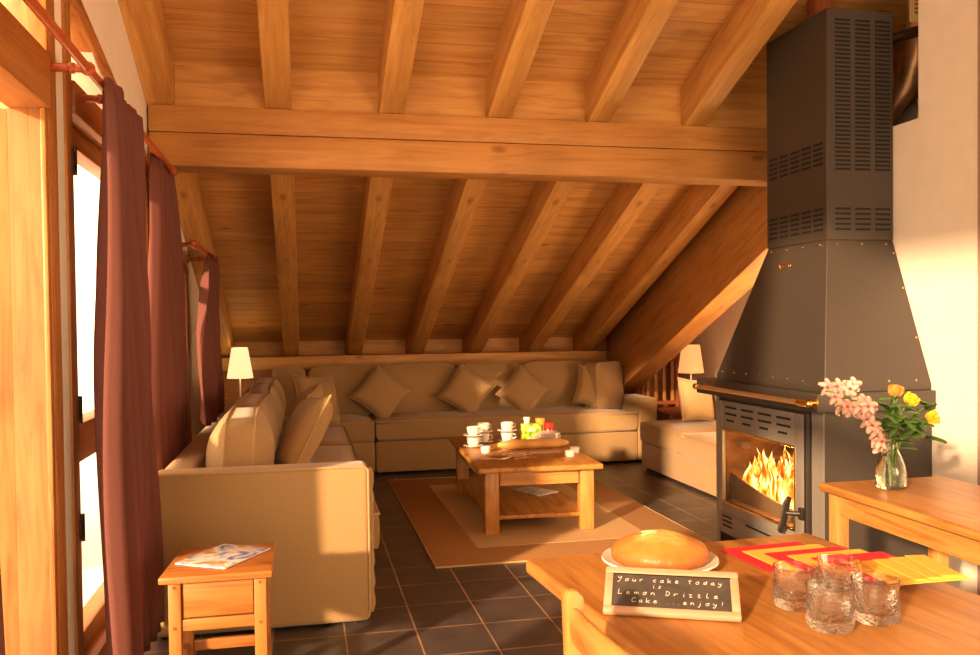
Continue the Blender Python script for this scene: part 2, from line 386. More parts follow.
struct(MB().prism([(3.22, 0), (3.33, 0), (3.33, top(3.33)), (3.22, top(3.22))], 'x', SX-.012, 3.2).build('trim_1', lilac))
# rear gable with a wide opening
wb = MB(); wb.box(-.85, .2, -3.4, -3.3, 0, 3.85).box(3.0, 3.15, -3.4, -3.3, 0, 3.85).box(.2, 3.0, -3.4, -3.3, 2.7, 3.85).box(.2, 3., -3.4, -3.3, 0, .1)
struct(wb.build('wall_rear', M['plaster']))
# baseboards
struct(MB().box(2.966, SX, 3.34, 3.62, 0, .07, .004).build('baseboard_right', M['frame_y']))

# windows
def frame_part(parent, y0, y1, ztop, fy=.09, stile1=.09):
    """timber frame in the opening y0..y1; ztop(y) gives the raked or level head"""
    f = MB()
    f.prism([(y0, 0), (y0+fy, 0), (y0+fy, ztop(y0+fy)), (y0, ztop(y0))], 'x', -.925, -.80, .006)
    f.prism([(y1-stile1, 0), (y1, 0), (y1, ztop(y1)), (y1-stile1, ztop(y1-stile1))], 'x', -.925, -.80, .006)
    f.build('window_frame', M['frame_z'], parent)
def win(name, y0, y1, ztop, tr=None, rail=True, hinge_z=(), sash=True, stile=.09, leaves=2):
    e = bpy.data.objects.new(name, None); C.objects.link(e); struct(e)
    frame_part(e, y0, y1, ztop, stile, stile)
    MB().prism([(y0, ztop(y0)-.08), (y1, ztop(y1)-.08), (y1, ztop(y1)), (y0, ztop(y0))], 'x', -.925, -.795, .005).build('head_trim', M['frame_y'], e)
    MB().box(-.93, -.80, y0, y1, -.02, .08, .005).build('sill', M['frame_y'], e)
    a, b_ = y0+stile, y1-stile
    if tr: MB().box(-.925, -.79, a, b_, tr[0], tr[1], .008).build('transom', M['frame_y'], e)
    zt = tr[0] if tr else ztop(b_)-.08
    if sash:
        mid = (a+b_)/2
        for q0, q1 in (((a, mid-.004), (mid+.004, b_)) if leaves == 2 else ((a, b_),)):
            s_ = MB(); sw = .075
            s_.box(-.93, -.85, q0, q0+sw, .08, zt, .008); s_.box(-.93, -.85, q1-sw, q1, .08, zt, .008)
            s_.build('sash', M['frame_z'], e)
            MB().box(-.93, -.85, q0+sw, q1-sw, zt-.08, zt, .006).box(-.93, -.85, q0+sw, q1-sw, .08, .17, .006).build('sash_rail', M['frame_y'], e)
            if rail: MB().box(-.935, -.845, q0+sw-.01, q1-sw+.01, .83, .98, .008).build('mid_rail', M['frame_y'], e)
    else:
        if rail: MB().box(-.94, -.84, a, b_, .83, .98, .008).build('mid_rail', M['frame_y'], e)
    MB().prism([(a, .05), (b_, .05), (b_, ztop(b_)-.03), (a, ztop(a)-.03)], 'x', -.924, -.920).build('pane', M['pane'], e)
    for z in hinge_z:
        MB().tube([(-.80, y0+stile+.012, z-.05), (-.80, y0+stile+.012, z+.05)], .009, 8).box(-.845, -.795, y0+stile-.02, y0+stile+.03, z-.035, z+.035, .002).build('hinge', M['iron'], e)
    return e
win('window_1', 1.25, 3.15, zr, (2.06, 2.24), False, sash=False, stile=.10)
f = bpy.data.objects['window_1']
MB().box(-1.20, -.926, 3.06, 3.15, 0, 2.06, .004).build('deep_jamb', M['jamb'], f)
MB().box(-.923, -.802, 3.052, 3.0495, .08, 2.06).build('jamb_lining', M['jamb'], f)
MB().box(-.822, -.806, 3.030, 3.0495, .08, 2.06, .003).build('glazing_bead', M['frame_z'], f)
win('window_2', 3.27, 4.95, lambda y: max(zr(y), 2.24), (2.12, 2.24), True, (.62, 1.05, 1.95), stile=.085, leaves=1)
win('window_3', 5.2, 6.45, lambda y: 1.95-(y-5.2)*.152, None, True, (), stile=.07)
win('window_4', -1.6, 1.1, lambda y: 3.3, (2.06, 2.24), False, (), sash=False, stile=.10)
# balcony outside: plank screen, deck
bs = MB(); bs.box(-5.2, -1.40, 5.5, 5.56, -.12, 4.2)
t_ = tag(bs.build('plank_screen', M['fence']), 'sunlit vertical plank screen on the balcony beyond the near glazed door', 'screen')

# ------------------------------------------------------------------ roof timbers
raf_c = [-.74, -.12, .51, 1.14, 1.755, 2.375, 2.95, 3.62]
nm = ['first', 'second', 'third', 'fourth', 'fifth', 'sixth', 'seventh', 'eighth']
for i, x in enumerate(raf_c):
    yb, yt = 8.86, (4.96 if i == 6 else RIDGE); sh = (0, 0, .025, .045, .065, .07, .05, 0)[i]
    L_ = (yb-yt)/math.cos(ANG); wd = .145
    m = MB(); m.box(-wd/2, wd/2, -L_, 0, 0, .232, .008)
    o = m.build('rafter', M['beam_y'], None, (x-sh, yb, zu(yb)), (-ANG, 0, math.atan(sh/3.8)))
    lab = '%s sloping roof rafter counted from the window wall' % nm[i]
    if i == 0: lab = 'sloping pine roof rafter lying against the window wall'
    if i == 6: lab = 'sloping roof rafter just left of the deep dark principal beam'
    if i == 7: lab = 'sloping roof rafter hidden beyond the deep principal beam and flue'
    tag(o, lab, 'beam', 'sloping pine roof rafters')
L_ = (8.56-5.0)/math.cos(ANG)
o = MB().box(-.11, .11, -L_, 0, -.50, .232, .012).build('principal_beam', M['principal'], None, (3.215, 8.56, zu(8.56)), (-ANG, 0, 0))
tag(o, 'very deep sloping beam beside the right wall above the bookish corner'.replace('bookish corner', 'peach lamp'), 'beam')
p = MB(); p.prism([(-.11, .165), (.11, .165), (.11, .222), (-.10, .308), (-.11, .308)], 'x', -.80, 3.06, .004); p.box(-.80, 3.06, -.11, .11, -.018, .162, .008)
tag(p.build('purlin', M['purlin'], None, (0, 5.04, 2.238)), 'massive horizontal pine crossbeam with a long crack, spanning the room', 'beam')
struct(MB().prism([(4.985, 2.50), (5.01, 2.50), (5.01, zc(5.01)+.01), (4.985, zc(4.985)+.01)], 'x', -.81, 3.9).build('trim_2', M['beam_x']))
struct(MB().prism([(8.86, .95), (8.90, .95), (8.90, zc(8.9)+.01), (8.86, zc(8.86)+.01)], 'x', -.81, 3.95).build('trim_3', M['beam_x']))
tag(MB().box(-.80, 3.07, -.06, .06, 0, .125, .008).build('wall_plate_beam', M['beam_x'], None, (0, 8.54, .92)), 'long low pine beam along the back wall behind the sofa', 'beam')
tag(MB().box(-.035, .035, -.03, .03, 0, 1.1, .005).build('wooden_post', M['red_z'], None, (3.84, 8.5, 0)), 'dark narrow wooden post in the back right corner', 'post')

# ------------------------------------------------------------------ curtain rods and curtains
def rod(y0, y1, z0, z1, x, brs, label, fin=(True, True)):
    t = thing('curtain_rod', label, 'curtain rod', (x, (y0+y1)/2, (z0+z1)/2), 0, 'red curtain rods on the window wall')
    cy, cz = (y0+y1)/2, (z0+z1)/2
    MB().tube([(0, y0-cy, z0-cz), (0, y1-cy, z1-cz)], .015, 12).build('pole', M['rod'], t)
    for e, (y, z) in enumerate(((y0, z0), (y1, z1))):
        if fin[e]: MB().ball((0, y-cy, z-cz), .021, 14).build('finial', M['rod'], t)
    for y in brs:
        z = z0+(z1-z0)*(y-y0)/(y1-y0)
        m = MB(); m.tube([(.0, y-cy, z-cz), (-.13-x-.68+.0, y-cy, z-cz)] if False else [(0, y-cy, z-cz), (-.81-x, y-cy, z-cz)], [.014, .014], 10)
        m.tube([(-.81-x, y-cy, z-cz), (-.80-x+.004, y-cy, z-cz)], .032, 14); m.ball((0, y-cy, z-cz), .024, 12); m.ball((-.73-x, y-cy, z-cz), .019, 10)
        m.build('bracket', M['rod'], t)
    return t
rod(.9, 3.35, 2.195, 2.20, -.68, (1.15, 3.06), 'nearest red wooden curtain rod running out of the top left corner')
rod(3.42, 4.98, 2.20, 2.19, -.68, (3.46, 4.9), 'red wooden curtain rod over the middle window')
rod(5.25, 6.66, 1.83, 1.83, -.62, (5.36, 6.5), 'lower red wooden curtain rod over the far window')
def curtain(y0, y1, ty0, ty1, zt, zb, x, amp, folds, label, seed=0, bot=0, mat='curtain', tiex=0):
    rnd = random.Random(seed); ph = [rnd.uniform(-.4, .4) for _ in range(folds+2)]
    cy = (y0+y1)/2
    def fn(u, v):
        # v 0 top .. 1 bottom
        k = min(1, v*2.2)**.7
        ya = ty0+(y0-ty0)*k-bot*.3*max(0, v-.4); yb = ty1+(y1-ty1)*k+bot*max(0, v-.45)
        a = u*folds*2*PI
        i = int(u*folds); env = 1+ph[min(i, folds)]*.8
        A = amp*(.45+.55*k)*env
        xx = x+A*math.sin(a+.5*math.sin(a*.37+seed)+.25*math.sin(3*v+seed))
        xx += .012*math.sin(7*v+u*9)+.25*bot*max(0, v-.5)*u
        z = zt+(zb-zt)*v-.02*math.sin(PI*((u*folds) % 1))*(1-v)
        return (xx, ya+(yb-ya)*u-cy, z)
    o = MB(); o.grid(fn, folds*14, 26)
    ob = o.build('curtain', M[mat], None, (0, cy, 0), None, 180, 0, .005)
    return tag(ob, label, 'curtain', 'mauve curtains along the windows')
curtain(3.16, 3.84, 3.18, 3.80, 2.215, .10, -.66, .06, 7, 'wide mauve curtain hanging in front of the middle window, nearest full one', 3, .12)
curtain(4.32, 5.50, 4.50, 5.05, 2.205, .06, -.71, .04, 7, 'mauve curtain between middle and far windows, its left folds lit pink', 5)
curtain(5.55, 6.60, 5.9, 6.45, 1.83, .73, -.615, .04, 6, 'farthest and shortest mauve curtain, beside the ivory lamp', 8)
curtain(1.45, 2.02, 1.5, 1.95, 2.21, .05, -.66, .05, 5, 'curtain edge just showing at the lower left frame border', 11)

# ------------------------------------------------------------------ rug
def rug_mats():
    a = []
    for n_, c1, c2 in (('terracotta_weave', (.38, .20, .075), (.30, .15, .05)), ('sand_weave', (.56, .38, .19), (.47, .31, .15))):
        m, t, b = nt(n_); tc = N(t, 'ShaderNodeTexCoord'); wv = N(t, 'ShaderNodeTexChecker'); wv.inputs['Scale'].default_value = 90
        wv.inputs[1].default_value = (*c1, 1); wv.inputs[2].default_value = (*c2, 1)
        t.links.new(tc.outputs['Object'], wv.inputs[0]); t.links.new(wv.outputs[0], b.inputs['Base Color']); b.inputs['Roughness'].default_value = .95
        bump(t, b, wv.outputs[1], .3, .003); a.append(m)
    return a
RM = rug_mats()
rg = thing('rug', 'terracotta sisal rug with a sand centre under the coffee table', 'rug', (1.54, 6.0, 0))
MB().box(-.85, .85, -1.34, 1.36, 0, .008, .003).build('border', RM[0], rg)
MB().box(-.55, .55, -1.0, 1.02, .008, .0105).build('centre_panel', RM[1], rg)
MB().tube([(-.85, -1.34, .006), (.85, -1.34, .006), (.85, 1.36, .006), (-.85, 1.36, .006)], .006, 6, True).build('edge_binding', M['piping'], rg)

# ------------------------------------------------------------------ sofas
def back_cushion(parent, w, h, t, bulge, x, y, z, rz, lean, seat=0):
    m, p = puff(w, h, t, bulge)
    o = m.build('back_cushion', M['cushion'], parent, (x, y, z), None, 60)
    o.rotation_euler = Euler((lean, seat, rz), 'XYZ')
    # lean is about the cushion's own width axis
    o.rotation_euler = (Matrix.Rotation(rz, 4, 'Z') @ Matrix.Rotation(lean, 4, 'X') @ Matrix.Rotation(seat, 4, 'Y')).to_euler()
    p.build('piping', M['piping'], o); return o
def seat_cushion(parent, x0, x1, y0, y1, z0, z1, name='seat_cushion'):
    m = MB(); b = bmesh.new(); bmesh.ops.create_cube(b, size=1)
    bmesh.ops.subdivide_edges(b, edges=b.edges[:], cuts=7, use_grid_fill=True)
    for v in b.verts:
        a, c, d = v.co.x*2, v.co.y*2, v.co.z*2
        z = v.co.z*(z1-z0)
        if d > .9: z += .022*(1-a**4)*(1-c**4)-.012*(max(abs(a), abs(c))**10)
        k = 1-.02*abs(d)**4
        v.co = Vector(((x0+x1)/2+v.co.x*(x1-x0)*k, (y0+y1)/2+v.co.y*(y1-y0)*k, (z0+z1)/2+z))
    m._merge(b)
    o = m.build(name, M['sofa'], parent, (0, 0, 0), None, 80)
    e = .004
    MB().tube([(x0, y0, z1-.012), (x1, y0, z1-.012), (x1, y1, z1-.012), (x0, y1, z1-.012)], .006, 6, True).build('piping', M['piping'], o)
    return o
# left sofa: base at its near left corner
LS = thing('sofa', 'khaki sofa along the windows, its tall lit side arm facing the viewer', 'sofa', (-.65, 3.86, 0))
MB().box(0, .925, 0, .19, .015, .715, .028, 4).build('armrest', M['sofa'], LS)
mm = MB()
mm.tube([(.925, .10, z/20*.66+.03) for z in range(21)], [.020+.010*abs(math.sin(z*1.1)) for z in range(21)], 10)
mm.build('arm_front_pleat', M['sofa'], LS)
MB().tube([(.012, .002, .06), (.006, .004, .70), (.03, .004, .714), (.9, .004, .714), (.92, .004, .70), (.922, .004, .06)], .005, 6).build('piping', M['piping'], LS)
MB().box(.0, .93, .20, 3.78, .02, .28, .02).build('base', M['sofa'], LS)
MB().box(.0, .14, .20, 3.78, .28, .70, .035, 3).build('backrest', M['sofa'], LS)
for a, b_ in ((.205, 1.39), (1.40, 2.58), (2.59, 3.77)): seat_cushion(LS, .16, .985, a, b_, .285, .465)
for k, (y, rz) in enumerate(((.64, PI/2+.03), (1.52, PI/2-.04), (2.42, PI/2+.02), (3.28, PI/2))):
    back_cushion(LS, .84, .45, .13, .10, .33, y, .69, rz, .08)
for x, y in ((.05, .05), (.86, .06), (.05, 3.7), (.87, 3.7)): MB().lathe([(0, 0), (.022, 0), (.025, .025), (0, .025)], 12, (x, y, 0)).build('foot', M['iron'], LS)
# back sofa
BS = thing('sofa', 'long khaki corner sofa against the back wall under the sloping roof', 'sofa', (-.36, 7.68, 0))
MB().box(0, .965, 0, .80, .02, .30, .02).box(.972, 3.45, 0, .80, .02, .30, .02).build('base', M['sofa'], BS)
seat_cushion(BS, 0, .962, -.01, .72, .305, .49); seat_cushion(BS, .975, 3.445, -.01, .72, .305, .49, 'seat_mattress')
MB().box(0, 3.45, .66, .80, .3, .74, .03, 3).build('backrest', M['sofa'], BS)
MB().box(3.452, 3.648, -.02, .50, .02, .615, .03, 4).build('armrest', M['sofa'], BS)
for x0, x1 in ((.06, .37), (.393, 1.02), (1.03, 1.81), (1.85, 2.44), (2.46, 3.21)):
    back_cushion(BS, x1-x0-.005, .47, .12, .075, (x0+x1)/2, .585, .715, 0, -.12)
back_cushion(BS, .42, .46, .15, .06, 3.24, .36, .715, PI/2-1.0, -.06)
for x, y in ((.05, .05), (3.6, .05), (3.4, .75), (1.0, .05)): MB().lathe([(0, 0), (.022, 0), (.025, .03), (0, .03)], 12, (x, y, 0)).build('foot', M['iron'], BS)
# right sofa
RS = thing('sofa', 'low armless khaki sofa at the right, half hidden by the stove', 'sofa', (3.0, 5.3, 0))
MB().box(.0, .90, 0, 2.08, .02, .245, .015).build('base', M['sofa'], RS)
for a, b_ in ((.01, .30), (.31, 1.20), (1.21, 2.08)): seat_cushion(RS, -.01, .74, a, b_, .25, .435)
MB().box(.76, .90, 0, 2.08, .25, .62, .03, 3).build('backrest', M['sofa'], RS)
for y in (.75, 1.6): back_cushion(RS, .8, .38, .13, .04, .66, y, .63, PI/2, -.1)
for x, y in ((.05, .05), (.05, 2.0), (.85, .05), (.85, 2.0)): MB().lathe([(0, 0), (.022, 0), (.025, .03), (0, .03)], 12, (x, y, 0)).build('foot', M['iron'], RS)

pm, pp = pillow(.46, .46, .17)
TC = thing('throw_cushion', 'square khaki throw cushion standing on its corner, leftmost on the back sofa', 'cushion', (.69, 8.0, .70), 0, 'throw cushions on the sofas')
po = pm.build('cover', M['cushion'], TC, (0, 0, 0), None, 180); pp.build('piping', M['piping'], po)
def tcush(x, y, z, rz, lean, spin, label, sc=1):
    R_ = (Matrix.Rotation(rz, 4, 'Z') @ Matrix.Rotation(lean, 4, 'X') @ Matrix.Rotation(spin, 4, 'Y')).to_euler()
    return dup(TC, (x, y, z), 0, label, None, R_, (sc, sc, sc))
TC.scale = (.9, .9, .9); TC.rotation_euler = (Matrix.Rotation(.1, 4, 'Z') @ Matrix.Rotation(-.28, 4, 'X') @ Matrix.Rotation(.72, 4, 'Y')).to_euler()
tcush(1.50, 8.02, .70, -.05, -.28, .62, 'khaki throw cushion on the back sofa directly behind the stacked cups', .88)
tcush(2.06, 8.02, .68, .08, -.28, .74, 'khaki throw cushion standing on its corner, behind the red lidded jar on the coffee table', .88)
tcush(2.76, 7.98, .70, .15, -.28, .30, 'khaki throw cushion tilted to one side, rightmost on the back sofa', .85)
tcush(.10, 7.55, .69, .75, -.30, .10, 'khaki throw cushion in the corner where left and back sofas meet')
tcush(-.02, 5.35, .68, PI/2+.15, .50, .12, 'khaki throw cushion on the left sofa leaning on its middle back cushions', 1.12)
tcush(-.02, 6.35, .68, PI/2-.15, .42, -.15, 'khaki throw cushion on the left sofa, second from the viewer')
tcush(3.34, 6.95, .655, .35, -.25, .10, 'khaki throw cushion on the right sofa beside the stove', .82)

# ------------------------------------------------------------------ coffee table
def leg_box(parent, x, y, s_, h, mat, z0=0, name='leg'):
    return MB().box(x-s_/2, x+s_/2, y-s_/2, y+s_/2, z0, h, .005).build(name, mat, parent)
TZ = .44
CT = thing('coffee_table', 'solid light wood coffee table with a lower shelf, on the rug', 'table', (1.488, 5.99, .011), math.radians(-2.6))
zt = TZ-.011
MB().box(-.405, .405, -.775, .775, zt-.035, zt, .01, 3).build('tabletop', M['oak_y'], CT)
for sx in (-1, 1):
    for sy in (-1, 1): leg_box(CT, sx*.31, sy*.68, .09, zt-.035, M['oak_z'])
for sg in (-1, 1):
    MB().box(-.255, .255, sg*.705-.01, sg*.705+.01, zt-.125, zt-.035).build('apron', M['oak_x'], CT)
    MB().box(sg*.33-.01, sg*.33+.01, -.63, .63, zt-.125, zt-.035).build('apron', M['oak_y'], CT)
MB().box(-.335, .335, -.70, .70, .085, .11, .004).build('shelf', M['oak_y'], CT)
# magazine on the shelf
mag = plain('pale_magazine', (.7, .68, .66), .4, noise=.3, nscale=25)
tag(MB().box(-.10, .10, -.14, .14, 0, .008, .002).build('magazine', mag, None, (1.62, 6.0, .1225), (0, 0, .5)), 'pale magazine lying on the lower shelf of the coffee table', 'magazine')

def prof_cup(r, h): return [(0, 0), (r*.62, 0), (r*.66, .004), (r*.9, h*.35), (r, h), (r-.003, h), (r*.86, h*.35), (r*.55, .008), (0, .008)]
def cup(label, loc, rz, group='stacked white cups', saucer=True, r=.048, h=.064):
    t = thing('cup', label, 'cup', loc, rz, group)
    MB().lathe(prof_cup(r, h), 28).build('body', M['white_china'], t)
    MB().tube([(r*.9, 0, h*.8), (r+.02, 0, h*.78), (r+.024, 0, h*.5), (r*.8, 0, h*.25)], .004, 8).build('handle', M['white_china'], t)
    return t
def saucer(label, loc):
    o = MB().lathe([(0, 0), (.04, 0), (.045, .004), (.075, .014), (.073, .017), (.04, .008), (0, .008)], 32).build('saucer', M['white_china'], None, loc)
    return tag(o, label, 'saucer', 'white saucers')
stacks = ((1.20, 6.17, 'leftmost cup stack on the coffee table'), (1.315, 6.36, 'second cup stack from the left'), (1.50, 6.36, 'cup stack just left of the yellow green carton'))
c0 = None; s0 = None
for x, y, nm_ in stacks:
    for lv in (0, 1):
        z = TZ+lv*.076; lvn = ('lower', 'upper')[lv]
        ls, lc = 'white saucer, %s in the %s' % (lvn, nm_), 'white cup, %s in the %s' % (lvn, nm_)
        if s0 is None: s0 = saucer(ls, (x, y, z)); c0 = cup(lc, (x, y, z+.0085), .4)
        else:
            n_ = s0.copy(); C.objects.link(n_); n_.location = (x, y, z); n_['label'] = ls
            dup(c0, (x, y, z+.0085), random.uniform(-.6, .9), lc)
def ramekin(x, y, label, r=.034, h=.038):
    o = MB().lathe([(0, 0), (r*.92, 0), (r, h), (r-.004, h), (r*.84, .006), (0, .006)], 24).build('ramekin', M['white_china'], None, (x, y, TZ))
    return tag(o, label, 'dish', 'small white ramekins on the coffee table')
ramekin(1.235, 5.90, 'small white dish in front of the leftmost cup stack')
ramekin(1.745, 5.56, 'small white dish nearest the right front corner of the coffee table')
ramekin(1.825, 5.70, 'small white dish just behind another near the table right edge')
# cutlery jar, sugar pot, packets, jar, plates
t = thing('cutlery_jar', 'glass jar of upright teaspoons behind the third cup stack', 'jar', (1.52, 6.52, TZ))
MB().lathe([(0, 0), (.036, 0), (.04, .10), (.038, .10), (.034, .004), (0, .004)], 20).build('body', M['pane'], t)
for k in range(4):
    a = k*1.6; x_, y_ = .022*math.cos(a), .022*math.sin(a)
    MB().tube([(x_*.5, y_*.5, .008), (x_, y_, .12)], .003, 6).ball((x_*1.05, y_*1.05, .125), .009, 8, None, 0, (1, .5, 1.4)).build('teaspoon', M['chrome'], t)
def packet_mat():
    m, t, b = nt('yellow_green_packet'); tc = N(t, 'ShaderNodeTexCoord'); n = N(t, 'ShaderNodeTexNoise'); n.inputs['Scale'].default_value = 22
    t.links.new(tc.outputs['Object'], n.inputs['Vector'])
    r = ramp(t, [(.4, (.12, .4, .03)), (.47, (.62, .62, .05)), (.6, (.85, .75, .12)), (.68, (.9, .88, .6))]); t.links.new(n.outputs[0], r.inputs[0]); t.links.new(r.outputs[0], b.inputs['Base Color']); b.inputs['Roughness'].default_value = .4
    return m
t = thing('tea_carton', 'yellow and green carton standing behind the white plates', 'carton', (1.70, 6.42, TZ), .1)
MB().box(-.075, .075, -.035, .035, 0, .125, .002).build('box', packet_mat(), t)
MB().box(-.03, .03, -.0362, -.0352, .07, .10).build('printed_label', plain('carton_print', (.8, .82, .55), .5), t)
t = thing('milk_bottle', 'white capped small bottle behind the yellow green carton', 'bottle', (1.70, 6.53, TZ))
MB().lathe([(0, 0), (.034, 0), (.034, .10), (.02, .13), (.02, .14), (0, .14)], 20).build('body', M['white_china'], t)
MB().lathe([(0, .14), (.026, .14), (.026, .165), (0, .165)], 20).build('cap', M['white_china'], t)
t = thing('honey_jar', 'jar with an orange lid at the back of the coffee table', 'jar', (1.815, 6.55, TZ))
MB().lathe([(0, 0), (.036, 0), (.038, .11), (.03, .125), (0, .125)], 20).build('body', plain('honey', (.75, .38, .05), .15), t)
MB().lathe([(0, .125), (.038, .125), (.038, .15), (0, .15)], 20).build('lid', plain('orange_lid', (.8, .36, .05), .4), t)
t = thing('jam_jar', 'jar with a bright red lid at the back of the coffee table', 'jar', (1.855, 6.44, TZ))
MB().lathe([(0, 0), (.036, 0), (.038, .075), (.032, .088), (0, .088)], 20).build('body', plain('jam', (.35, .03, .02), .15), t)
MB().lathe([(0, .088), (.04, .088), (.04, .125), (0, .125)], 20).build('lid', plain('red_lid', (.72, .03, .02), .35), t)
sp = thing('sugar_pot', 'round white lidded sugar pot beside the plates on the coffee table', 'pot', (1.675, 6.20, TZ))
MB().lathe([(0, 0), (.022, 0), (.036, .02), (.034, .042), (.024, .05), (0, .05)], 20).build('body', M['white_china'], sp)
MB().lathe([(0, .05), (.026, .05), (.015, .058), (.004, .061), (.006, .068), (0, .070)], 16).build('lid', M['white_china'], sp)
pl0 = None
for k in range(6):
    lab = 'white plate, %s in the plate stack at the back of the coffee table' % ('lowest', 'second from bottom', 'third from bottom', 'third from top', 'second from top', 'topmost')[k]
    if pl0 is None:
        pl0 = MB().lathe([(0, 0), (.055, 0), (.06, .004), (.092, .013), (.091, .017), (.058, .008), (0, .008)], 36).build('plate', M['white_china'], None, (1.80, 6.26, TZ)); tag(pl0, lab, 'plate', 'stacked white plates')
    else:
        o = pl0.copy(); C.objects.link(o); o['label'] = lab; o.location = (1.80+random.uniform(-.003, .003), 6.26, TZ+k*.0115)
# loaf
def loaf_mat(name, a, b_):
    m, t, b = nt(name); tc = N(t, 'ShaderNodeTexCoord'); n = N(t, 'ShaderNodeTexNoise'); n.inputs['Scale'].default_value = 9; n.inputs['Detail'].default_value = 5
    t.links.new(tc.outputs['Object'], n.inputs['Vector']); r = ramp(t, [(.3, a), (.7, b_)]); t.links.new(n.outputs[0], r.inputs[0]); t.links.new(r.outputs[0], b.inputs['Base Color'])
    b.inputs['Roughness'].default_value = .45; bump(t, b, n.outputs[0], .2, .006); return m
pts = [(-.26+.52*i/24, .004*math.sin(i), .034) for i in range(25)]
rad = [.036*max(.12, (1-abs(2*i/24-1)**5))**.5 for i in range(25)]
tag(MB().tube(pts, rad, 18, flat=.95).build('bread_loaf', loaf_mat('loaf_crust', (.66, .33, .09), (.80, .46, .15)), None, (1.60, 5.97, TZ), (0, 0, -.04), 180), 'long smooth golden bread loaf across the coffee table', 'bread')
tag(MB().box(-.16, .16, -.05, .05, 0, .006, .002).build('folded_napkin', plain('pink_beige_paper', (.72, .50, .38), .7), None, (1.58, 5.78, TZ), (0, 0, -.12)), 'folded pinkish paper napkin in front of the loaf', 'napkin')
def spoon(parent=None):
    m = MB()
    m.tube([(-.085, 0, .004), (-.02, 0, .006), (.045, 0, .004)], [.005, .003, .003], 6)
    m.ball((.062, 0, .005), .015, 10, None, 0, (1.5, 1, .28))
    return m.build('teaspoon', M['chrome'])
sp0 = None; rnd = random.Random(4)
for k in range(14):
    loc = (1.15+.30*rnd.random()+.02, 5.52+.24*rnd.random(), TZ+.0035*(k % 4)); rz = rnd.uniform(-.9, .9)
    lab = 'small metal teaspoon in the loose heap on the coffee table'
    if sp0 is None: sp0 = spoon(); sp0.location = loc; sp0.rotation_euler = (0, 0, rz); tag(sp0, lab, 'spoon', 'teaspoons heaped at the front left of the coffee table')
    else: o = sp0.copy(); C.objects.link(o); o.location = loc; o.rotation_euler = (0, 0, rz)

# ------------------------------------------------------------------ lamps and back corner
def table_lamp(loc, r0, r1, h0, h1, sm, label):
    t = thing('table_lamp', label, 'lamp', loc)
    MB().lathe([(0, 0), (.075, 0), (.075, .012), (.02, .03), (.012, .05), (0, .05)], 24).build('base', M['brass'], t)
    MB().tube([(0, 0, .04), (0, 0, h0+.05)], .007, 10).build('pole', M['white_china'], t)
    s_ = MB(); s_.lathe([(r0, h0), (r1, h1), (r1-.004, h1), (r0-.004, h0), (r0, h0)], 36); s_.build('lamp_shade', M[sm], t)
    MB().ball((0, 0, (h0+h1)/2-.02), .03, 12).build('bulb', M['flame_bulb'], t)
    return t
M['flame_bulb'] = shade_mat('lit_bulb', (.9, .8, .6), 25, (1, .72, .4))
def corner_table(loc, sx, sy, h, label, mat='red_x'):
    t = thing('side_table', label, 'side table', loc)
    MB().box(-sx/2, sx/2, -sy/2, sy/2, h-.025, h, .006).build('tabletop', M[mat], t)
    for a in (-1, 1):
        for b_ in (-1, 1): leg_box(t, a*(sx/2-.03), b_*(sy/2-.03), .035, h-.025, M['red_z'])
    for sg in (-1, 1): MB().box(-sx/2+.048, sx/2-.048, sg*(sy/2-.028)-.007, sg*(sy/2-.028)+.007, h-.09, h-.025).build('apron', M[mat], t)
    return t
corner_table((-.575, 8.2, 0), .36, .36, .50, 'small dark table in the left back corner carrying the ivory lamp')
table_lamp((-.58, 8.22, .50), .118, .072, .365, .645, 'shade_ivory', 'small lit table lamp with ivory shade in the left back corner')
corner_table((3.53, 7.62, 0), .44, .36, .50, 'low red brown side table at the end of the right sofa')
table_lamp((3.60, 7.6, .50), .122, .085, .35, .615, 'shade_peach', 'lit table lamp with peach shade, left of the stove hood')
ch = thing('slatted_chair', 'dark wooden chair with slatted back in the right back corner', 'chair', (3.60, 8.15, 0))
MB().box(-.2, .2, -.18, .16, .43, .455, .006).build('seat', M['red_x'], ch)
for a in (-1, 1):
    leg_box(ch, a*.175, -.155, .035, .43, M['red_z']); leg_box(ch, a*.19, .18, .035, .98, M['red_z'])
for k in range(4): MB().box(-.135+k*.09-.018, -.135+k*.09+.018, .172, .188, .52, .93, .003).build('slat', M['oak_z'], ch)
MB().box(-.175, .175, .168, .192, .93, .99, .005).build('top_rail', M['red_x'], ch); MB().box(-.175, .175, .168, .192, .48, .52, .004).build('lower_rail', M['red_x'], ch)

# ------------------------------------------------------------------ the stove with its hood and flue casing
ST = thing('stove', 'tall grey steel wood stove with tapering hood, vented flue casing and burning fire', 'stove', (2.4, 3.63, 0))
BW, BD = SX-2.4-.003, 1.09          # depth towards the wall, width along the wall
# body as panels around the fire chamber
WY0, WY1, WZ0, WZ1 = .245, 1.0, .295, .705
b = MB()
b.box(0, BW, 0, .03, 0, .905).box(0, BW, BD-.03, BD, 0, .905).box(BW-.03, BW, .03, BD-.03, 0, .905)
b.box(.03, BW-.03, .03, BD-.03, .86, .905).box(.03, BW-.03, .03, BD-.03, 0.05, .10)
b.box(0, .03, .03, .115, .0, .905).box(0, .03, 1.055, BD-.03, .0, .905)
b.box(0, .03, .115, 1.055, .885, .905).box(0, .03, .115, 1.055, .10, .115)
b.build('body', M['stove'], ST)
for q0, q1 in ((.002, .10), (1.05, 1.088)): MB().box(-.006, -.0005, q0, q1, .0, .904).build('front_panel', M['door_steel'], ST)
